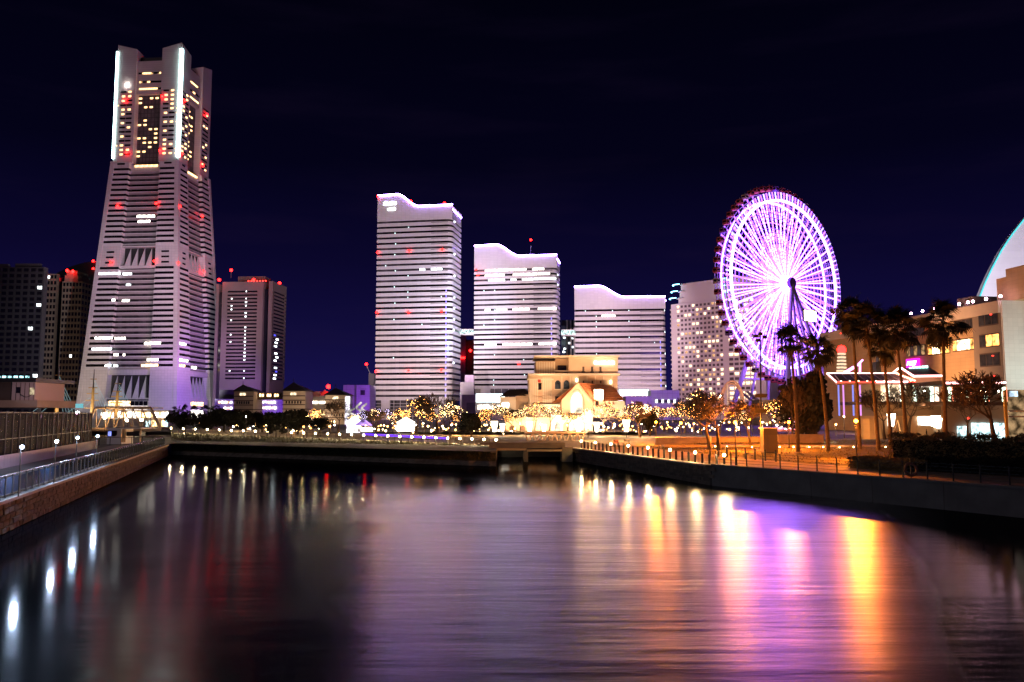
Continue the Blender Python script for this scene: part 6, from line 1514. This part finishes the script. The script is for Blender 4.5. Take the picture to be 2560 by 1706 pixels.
# sodium street lamps
SO = (1.0, .22, .012)
star_lamp('brightest sodium lamp, between the bare trees of the lawn', 1838, 1056, 97, 0.216, SO, 11667, zbase=1.9)
star_lamp('sodium lamp right behind the brightest one', 1874, 1050, 118, 0.156, SO, 7222, zbase=2.0)
star_lamp('sodium lamp left of the two palm trunks', 1972, 1056, 100, 0.190, SO, 10556, zbase=2.0)
star_lamp('glaring sodium lamp in front of the orange curved wall', 2140, 1053, 78, .20, SO, 11000, zbase=1.9)
star_lamp('sodium lamp left of the lawn near the plaza steps', 1640, 1056, 122, 0.180, SO, 12778, zbase=2.1)
star_lamp('sodium lamp on the plaza before the fairy lit trees', 1702, 1058, 134, .22, SO, 6000, zbase=2.2)
star_lamp('added sodium lamp behind the small orange board', 1566, 1062, 140, .2, (1, .42, .10), 4500, zbase=2.2)  # added to spread orange light over the ground here
star_lamp('added warm lamp beside the truss footbridge', 1470, 1068, 138, .18, (1, .5, .16), 3500, zbase=2.2)  # another added lamp, for warm light between the trees
star_lamp('small white lamp between the evergreen and the neon pavilion', 2068, 1090, 120, 0.120, (1, .75, .4), 722, zbase=2.1)
star_lamp('white lamp glaring above the bare tree crown before the hotel', 1800, 990, 165, 0.216, (1, .92, .8), 1167, zbase=2.3)
star_lamp('white lamp before the left part of the terrace wall', 1352, 1061, 172, 0.180, (1, .60, .26), 3889, zbase=2.3)
star_lamp('white lamp before the right arch of the terrace wall', 1504, 1059, 168, 0.180, (1, .60, .26), 4444, zbase=2.3)
star_lamp('white lamp on the plaza left of the terrace arches', 1387, 1060, 186, 0.132, (1, .8, .5), 833, zbase=2.3)
star_lamp('white lamp above the fairy lit trees near the white booth', 1170, 1056, 178, 0.144, (1, .85, .6), 833, zbase=2.3)
star_lamp('pale street lamp above the dark bank trees', 615, 1042, 150, 0.120, (1, .9, .6), 167, zbase=2.6)
star_lamp('greenish white lamp beside the cream mall wing', 763, 1058, 190, 0.168, (.8, 1, .9), 444, zbase=2.4)
star_lamp('white floodlight ball on the palm lined plaza edge', 2110, 1042, 135, 0.120, (1, .7, .5), 333, zbase=2.2)
# lamps added to give the plaza trees and paving a warm glow
for i, (px, py, Y) in enumerate(((600, 1060, 185), (740, 1060, 180), (960, 1064, 172), (1070, 1066, 168), (1140, 1062, 176), (1228, 1062, 172), (1300, 1060, 178), (1418, 1064, 174), (1536, 1060, 170), (1604, 1060, 160), (1668, 1056, 168), (1735, 1060, 150), (1905, 1056, 140), (2005, 1064, 140), (2090, 1062, 142))):
    star_lamp('amber lamp added for plaza glow, %s from the left' % ORD[i], px, py, Y, .15, (1, .42, .10) if i % 3 else (1, .60, .26), 5200, group='amber lamps added for plaza glow', name='added_lamp', zbase=2.25)
# festoons added at random to fill the plaza's warm band of lights
FB = [emi('added_festoon_%d' % k, c_, s_) for k, (c_, s_) in enumerate((((1, .50, .14), 14), ((1, .72, .36), 18), ((1, .36, .08), 10), ((1, .85, .65), 30)))]
rf = random.Random(91)
fest = [(575, 640, 1066, 190), (640, 700, 1064, 200), (700, 770, 1066, 186), (770, 840, 1062, 210), (905, 985, 1066, 180), (985, 1060, 1068, 176), (1060, 1140, 1070, 172), (1140, 1215, 1068, 176), (1215, 1290, 1074, 165), (1480, 1560, 1068, 172), (1560, 1640, 1072, 165), (1640, 1720, 1064, 180), (1720, 1800, 1066, 170), (1800, 1880, 1062, 160), (1920, 2000, 1060, 165)]
bb = [MB().ball((0, 0, 0), 1, 6, 4).mesh('bulb', m_) for m_ in FB]
for i, (x0, x1, py, Y) in enumerate(fest):
    t = bld('added_festoon', 'added string of warm bulbs between poles on the plaza, %s from the left' % ORD[i], (x0+x1)/2, Y, 'string lights', 'added strings of warm bulbs over the plaza'); l_ = t.location; P2 = []
    for k in range(17):
        u = k/16; p = at(lerp(x0, x1, u), py-7+9*(1-(2*u-1)**2), Y+2*math.sin(i+u*3)); P2.append(p-l_)
        rb = rf.uniform(.08, .22)
        if rf.random() < .85: inst('bulb', bb[rf.choice((0, 0, 1, 1, 2, 3))], t, p-l_+Vector((rf.uniform(-.3, .3), rf.uniform(-3, 3), rf.uniform(-1.1, .5))), (0, 0, 0), (rb,)*3)
    MB().path(P2, .02, 4).build('cable', M_dark, t)
    for q in (P2[0], P2[-1]): MB().tube((q.x, q.y, -.1), tuple(q), .06, .05, 6).build('pole', M_dark, t)
# lantern cones
def lantern(label, px, ytop, ybot, Y, col, s_):
    p = at(px, ybot, Y); h_ = zat(ytop, Y)-p.z; t = thing('cone_lantern', label, 'lantern', (p.x, Y, 2.3), 0, 'tapered standing lanterns'); z = max(.3, p.z-2.3)
    MB().tube((0, 0, z), (0, 0, z+h_), h_*.16, h_*.34, 10).build('shade', emi('lantern_%d' % int(col[1]*100), col, s_), t); MB().tube((0, 0, 0), (0, 0, z), .1, .1, 6).build('post', M_dark, t); MB().tube((0, 0, z+h_), (0, 0, z+h_+.08), h_*.36, h_*.36, 10).build('rim', M_dark, t)
for px, y0, y1, Y, c_, lab in ((500, 1044, 1060, 185, .5, 'tapered lantern glowing orange at the foot of the tapered tower'), (641, 1049, 1064, 178, .5, 'tapered lantern glowing orange before the violet mall block'), (824, 1052, 1068, 175, .5, 'tapered lantern glowing orange beside the bare tree'),
        (1236, 1056, 1082, 168, .85, 'tall white tapered lantern, leftmost before the hall wing'), (1256, 1064, 1084, 168, .85, 'short white tapered lantern before the hall wing'), (1324, 1055, 1080, 170, .85, 'white tapered lantern before the left terrace wall'), (1360, 1063, 1082, 166, .85, 'white tapered lantern beside the terrace lamp'),
        (1446, 1053, 1082, 168, .85, 'white tapered lantern before the terrace arches'), (1492, 1056, 1080, 166, .85, 'white tapered lantern right of the terrace arches'), (1566, 1055, 1084, 168, .85, 'white tapered lantern before the fairy lit trees'), (2229, 1035, 1066, 132, .85, 'tall lantern before the orange wall'), (2347, 1046, 1072, 118, .85, 'round topped white lantern before the pavilion shop windows')):
    lantern(lab, px, y0, y1, Y, (1, c_, .18 if c_ == .5 else .6), 9 if c_ == .5 else 11)
# ---------------------------------------------------------------- promenade lamps, bollards, railing on the right quay
def edge_right(s):          # walk along the right quay edge from the culvert end
    for a, b_ in ((RW2, RW1), (RW1, RW0), (RW0, RWN)):
        a = Vector(a); b_ = Vector(b_); L_ = (b_-a).length
        if s <= L_: d = (b_-a)/L_; return a+d*s, d
        s -= L_
    return b_, d
LR_ = (Vector(RW1)-Vector(RW2)).length
hd2 = MB().ball((0, 0, 0), .14, 8, 5).mesh('lamp_head', emi('quay_lamp', (1, .66, .28), 40)); ps2 = MB().tube((0, 0, 0), (0, 0, .72), .1, .08, 8).mesh('post', M_dark)
bm_ = MB().tube((0, 0, 0), (0, 0, .72), .11, .1, 8).tube((0, 0, .72), (0, 0, .78), .13, .13, 8).tube((0, 0, .78), (0, 0, .9), .1, .03, 8).mesh('bollard', M_dark)
s = 1.0; i = 0
while s < LR_+2:
    p, d = edge_right(s); nn = Vector((-d.y, d.x)); p = p+nn*.9
    if i % 4 == 0:
        t = thing('quay_lamp', 'bright short lamp on the stone quay, %s from the culvert' % ORD[i//4], 'lamp', (p.x, p.y, ZQ), 0, 'short lamps on the stone quay edge'); inst('post', ps2, t); inst('lamp_head', hd2, t, (0, 0, .88)); bulb_light(t, (0, 0, .88), .148, 720, (1, .66, .28))
    else: tag(inst('bollard', bm_, None, (p.x, p.y, ZQ)), 'dark iron bollard on the stone quay, %s from the culvert' % ORD[i-i//4-1], 'bollard', 'bollards on the stone quay edge')
    s += 1.38; i += 1
t = thing('post_railing', 'dark post and wire railing along the concrete quay at right', 'railing', (RW1[0], RW1[1], ZQ)); l_ = t.location
pst = MB().tube((0, 0, 0), (0, 0, 1.0), .05, .05, 6).tube((0, 0, 1.0), (-.06, .05, 1.14), .05, .035, 6).box(-.1, .1, -.1, .1, 0, .02).mesh('post', M_dark)
s = LR_+.2; prev = None
while s < LR_+58:
    p, d = edge_right(s); nn = Vector((-d.y, d.x)); q = Vector((p.x+nn.x*.3, p.y+nn.y*.3, ZQ+.12)); inst('post', pst, t, q-l_)
    if prev is not None:
        for z in (.2, .42, .64, .86, 1.05): MB().tube(prev-l_+Vector((0, 0, z)), q-l_+Vector((0, 0, z)), .014, .014, 4, False).build('wire', M_dark, t)
    prev = q; s += 1.75
# second inner railing where the two quay parts meet
t = thing('post_railing', 'short inner run of stout posts beside the last quay lamp', 'railing', (RW1[0]+2, RW1[1]+2, ZQ)); l_ = t.location
p0, p1 = gnd(1775, 1140, ZQ), gnd(1940, 1155, ZQ)
for k in range(8): q = p0.lerp(p1, k/7); MB().tube(q-l_, q-l_+Vector((0, 0, .95)), .09, .08, 8).ball(q-l_+Vector((0, 0, 1.0)), .1, 8, 5).build('post', M_dark, t)
MB().tube(p0-l_+Vector((0, 0, .8)), p1-l_+Vector((0, 0, .8)), .025).build('rail', M_dark, t); MB().tube(p0-l_+Vector((0, 0, .45)), p1-l_+Vector((0, 0, .45)), .025).build('rail', M_dark, t)
# life ring on the railing
q = gnd(2278, 1198, ZQ); t = thing('life_ring', 'dark life ring hung on a stand at the right railing', 'life ring', (q.x, q.y, ZQ), R(-30)); mb = MB()
for k in range(20):
    a, b_ = 2*math.pi*k/20, 2*math.pi*(k+1)/20; mb.tube((.36*math.cos(a), 0, .62+.40*math.sin(a)), (.36*math.cos(b_), 0, .62+.40*math.sin(b_)), .10, .10, 6, False)
mb.build('ring', mat('ring_dull', (.16, .06, .04), .6, .2), t); MB().tube((0, .12, 0), (0, .12, 1.35), .05).build('stand', M_dark, t)
# path lights set along the lawn edge
g_ = MB().ball((0, 0, 0), .08, 8, 5).mesh('lamp_head', emi('ground_lamp', (1, .60, .22), 40)); st2 = MB().tube((0, 0, -.35), (0, 0, 0), .05).mesh('post', M_dark)
for px, py in ((1788, 1116), (1817, 1117), (1880, 1118), (1949, 1118), (1984, 1118), (2023, 1118), (2058, 1118), (2099, 1119), (2134, 1118), (2214, 1118), (2394, 1118)):
    p = at(px, py, 104); t = thing('ground_lamp', 'small low lamp along the lawn edge path, %s from the left' % ORD[(1788, 1817, 1880, 1949, 1984, 2023, 2058, 2099, 2134, 2214, 2394).index(px)], 'lamp', (p.x, p.y, p.z-.35), 0, 'low lamps along the lawn edge'); inst('lamp_head', g_, t, (0, 0, .35)); bulb_light(t, (0, 0, .35), .088, 430, (1, .60, .22)); inst('post', st2, t, (0, 0, .35))
tag(MB().box(at(1640, 0, 106).x, at(2180, 0, 106).x, 105.5, 107.5, 1.9, 2.16).build('kerb', M_prom), kind='structure')
# floodlight mast, signs, info box
p = at(1903, 1131, 95); t = thing('floodlight_mast', 'tall thin mast with dark lamp heads and two dark sign boards', 'mast', (p.x, 95, ZQ)); l_ = t.location; ht = at(1901, 838, 95)-l_
MB().tube((0, 0, 0), tuple(ht), .11, .07, 8).build('pole', M_dark, t)
for dx, dz in ((-.55, .2), (.0, .45), (.5, .1), (-.3, -.3)): MB().box(ht.x+dx-.22, ht.x+dx+.22, -.2, .2, ht.z+dz-.5, ht.z+dz-.15).build('lamp_housing', M_dark, t)
MB().tube((ht.x-.7, 0, ht.z-.2), (ht.x+.7, 0, ht.z-.2), .04).build('cross_arm', M_dark, t)
for py in (990, 1028):
    c_ = at(1901, py, 95)-l_; MB().xz([(c_.x-.75, c_.z-.2), (c_.x+.6, c_.z-.2), (c_.x+.8, c_.z+.22), (c_.x-.6, c_.z+.22)], -.25, -.15).build('sign_board', M_dark, t)
t = thing('utility_box', 'plain tall grey utility cabinet under the mast', 'cabinet', (at(1926, 1131, 92).x, 92, ZQ)); boxpx('cabinet', t, 1910, 1945, 1072, 1133, 92, 1.2, mat('cabinet_grey', (.12, .10, .08), .7, .1, .6)); boxpx('door', t, 1922, 1943, 1088, 1131, 91.95, .1, mat('cabinet_dark', (.14, .11, .08), .7, .1)); boxpx('cap', t, 1908, 1947, 1069.5, 1072, 91.8, 1.6, M_steel)
# low walls and benches of the plaza edge
for x0, x1, y0, y1, Y, lab in ((1640, 1770, 1096, 1106, 120, 'low orange lit planter wall left of the bare trees'), (1945, 2060, 1088, 1098, 118, 'low pale step wall behind the palm trunks'), (1780, 1900, 1094, 1103, 122, 'low pale step wall behind the bare trees')):
    t = bld('planter_wall', lab, (x0+x1)/2, Y, 'low wall'); boxpx('body', t, x0, x1, y0, y1+14, Y, 1.2, M_coping); boxpx('cap', t, x0-1, x1+1, y0-1.6, y0-.1, Y-.15, 1.5, M_coping)
# ---------------------------------------------------------------- culvert and footbridge
t = thing('culvert', 'small concrete culvert with two dark openings and pale beams', 'bridge', (at(1322, 1150, 107).x, 107, 0)); GY = 107
M_cul = mat('culvert_concrete', (.24, .19, .13), .85, .3, .6, bump=.4)
boxpx('deck', t, 1222, 1412, 1113, 1121, GY, 8, M_cul); boxpx('parapet', t, 1200, 1412, 1107, 1112.8, GY+.4, .4, M_cul)
boxpx('beam', t, 1238, 1316, 1121.5, 1126.5, GY-.4, .6, mat('beam_tan', (.55, .40, .22), .7, .15, .8)); boxpx('beam', t, 1317.5, 1405, 1124, 1129, GY-.4, .6, mat('beam_tan', (.55, .40, .22), .7, .15, .8))
boxpx('pier', t, 1310, 1320, 1127, 1172, GY-.1, 9, M_cul); boxpx('abutment', t, 1226, 1240, 1121.2, 1172, GY-.2, 9, M_cul); boxpx('abutment', t, 1405, 1432, 1118, 1172, GY-.2, 4, M_cul); boxpx('wing_wall', t, 1190, 1226, 1123, 1168, GY+1.5, 3, M_cul)
boxpx('back_wall', t, 1238, 1410, 1119, 1172, GY+12, .5, M_dark)  # dark sheet standing in for the shade inside the openings
t = bld('footbridge', 'pale truss footbridge behind the culvert', 1365, 140, 'bridge'); l_ = t.location
for Yb in (140, 143):
    MB().tube(at(1312, 1082, Yb)-l_, at(1462, 1082, Yb)-l_, .2, .2, 6).build('top_chord', M_tr, t); MB().tube(at(1304, 1108, Yb)-l_, at(1470, 1108, Yb)-l_, .2, .2, 6).build('bottom_chord', M_tr, t)
    for k in range(8):
        x = 1312+k*18.75; MB().tube(at(x, 1082, Yb)-l_, at(x+9.4, 1108, Yb)-l_, .12, .12, 5).build('diagonal', M_tr, t); MB().tube(at(x+18.75, 1082, Yb)-l_, at(x+9.4, 1108, Yb)-l_, .12, .12, 5).build('diagonal', M_tr, t)
lampspot(1390, 1112, 132, 1390, 1090, 140, 700, (1, .55, .3), 140)
# red and orange boards and small lights on the plaza edge
for px, py, w_, h_, Y, c_, lab in ((1540, 1106, 6, 6, 112, (1, .18, .05), 'small red lit board behind the bollards'), (1567, 1105, 7, 7, 114, (1, .45, .15), 'small orange lit board behind the bollards')):
    t = bld('lit_board', lab, px, Y, 'sign'); boxpx('board', t, px-w_, px+w_, py-h_, py+h_*.4, Y, .2, emi('board_%d' % int(c_[1]*100), c_, .9, 2)); boxpx('leg', t, px-w_, px-w_+1.5, py+h_*.4, py+14, Y, .2, M_dark); boxpx('leg', t, px+w_-1.5, px+w_, py+h_*.4, py+14, Y, .2, M_dark)
# ---------------------------------------------------------------- people
def person(label, px, pyb, Y, H_, cloth, face, stride=.12, zb=None):
    p = at(px, pyb, Y); z = p.z if zb is None else zb; s_ = H_/1.72
    me = bpy.data.meshes.new('person')
    J = {'pel': (0, 0, .92), 'wai': (0, 0, 1.08), 'che': (0, 0, 1.30), 'nec': (0, .0, 1.47), 'hea': (0, -.02, 1.58), 'top': (0, -.01, 1.68),
         'shl': (.17, 0, 1.40), 'ell': (.24, .02, 1.14), 'wrl': (.25, -.06, .92), 'hal': (.25, -.08, .82), 'shr': (-.17, 0, 1.40), 'elr': (-.24, .02, 1.14), 'wrr': (-.25, -.04, .92), 'har': (-.25, -.06, .82),
         'hil': (.09, 0, .88), 'knl': (.10, -stride*.6, .50), 'anl': (.10, -stride*.3, .08), 'tol': (.11, -stride-.12, .035), 'hir': (-.09, 0, .88), 'knr': (-.10, stride*.2, .50), 'anr': (-.10, stride, .08), 'tor': (-.11, stride-.14, .035)}
    K = list(J); E = [('pel', 'wai'), ('wai', 'che'), ('che', 'nec'), ('nec', 'hea'), ('hea', 'top'), ('che', 'shl'), ('shl', 'ell'), ('ell', 'wrl'), ('wrl', 'hal'), ('che', 'shr'), ('shr', 'elr'), ('elr', 'wrr'), ('wrr', 'har'), ('pel', 'hil'), ('hil', 'knl'), ('knl', 'anl'), ('anl', 'tol'), ('pel', 'hir'), ('hir', 'knr'), ('knr', 'anr'), ('anr', 'tor')]
    rad = {'pel': .15, 'wai': .14, 'che': .16, 'nec': .06, 'hea': .10, 'top': .07, 'shl': .075, 'ell': .055, 'wrl': .042, 'hal': .04, 'shr': .075, 'elr': .055, 'wrr': .042, 'har': .04, 'hil': .11, 'knl': .075, 'anl': .055, 'tol': .04, 'hir': .11, 'knr': .075, 'anr': .055, 'tor': .04}
    me.from_pydata([tuple(q*s_ for q in J[k]) for k in K], [(K.index(a), K.index(b_)) for a, b_ in E], []); me.materials.append(mat('cloth_%d' % int(cloth[0]*1000), cloth, .9, .3, 6))
    o = inst('person', me, None, (p.x, Y, z), (0, 0, face)); sk = o.modifiers.new('skin', 'SKIN')
    for v, k in zip(me.skin_vertices[0].data if me.skin_vertices else [], K): v.radius = (rad[k]*s_,)*2
    if not me.skin_vertices:
        pass
    else: me.skin_vertices[0].data[0].use_root = True
    sb = o.modifiers.new('sub', 'SUBSURF'); sb.levels = 1; sb.render_levels = 1
    return tag(o, label, 'person')
def try_person(*a, **k):
    o = person(*a, **k)
    if not o.data.skin_vertices:
        bpy.context.view_layer.objects.active = o
        try: bpy.ops.mesh.customdata_skin_add()
        except Exception: pass
    return o
person('person in dark clothes standing before the red lit stall, left of two', 1954, 1103, 180, 1.7, (.03, .02, .025), .3)
person('person in dark clothes standing before the red lit stall, right of two', 1963, 1104, 180, 1.75, (.05, .03, .03), -.4)
person('person in dark coat walking past the pale panel below the pavilion', 2317, 1097, 146, 1.72, (.06, .05, .04), 1.2, .25)
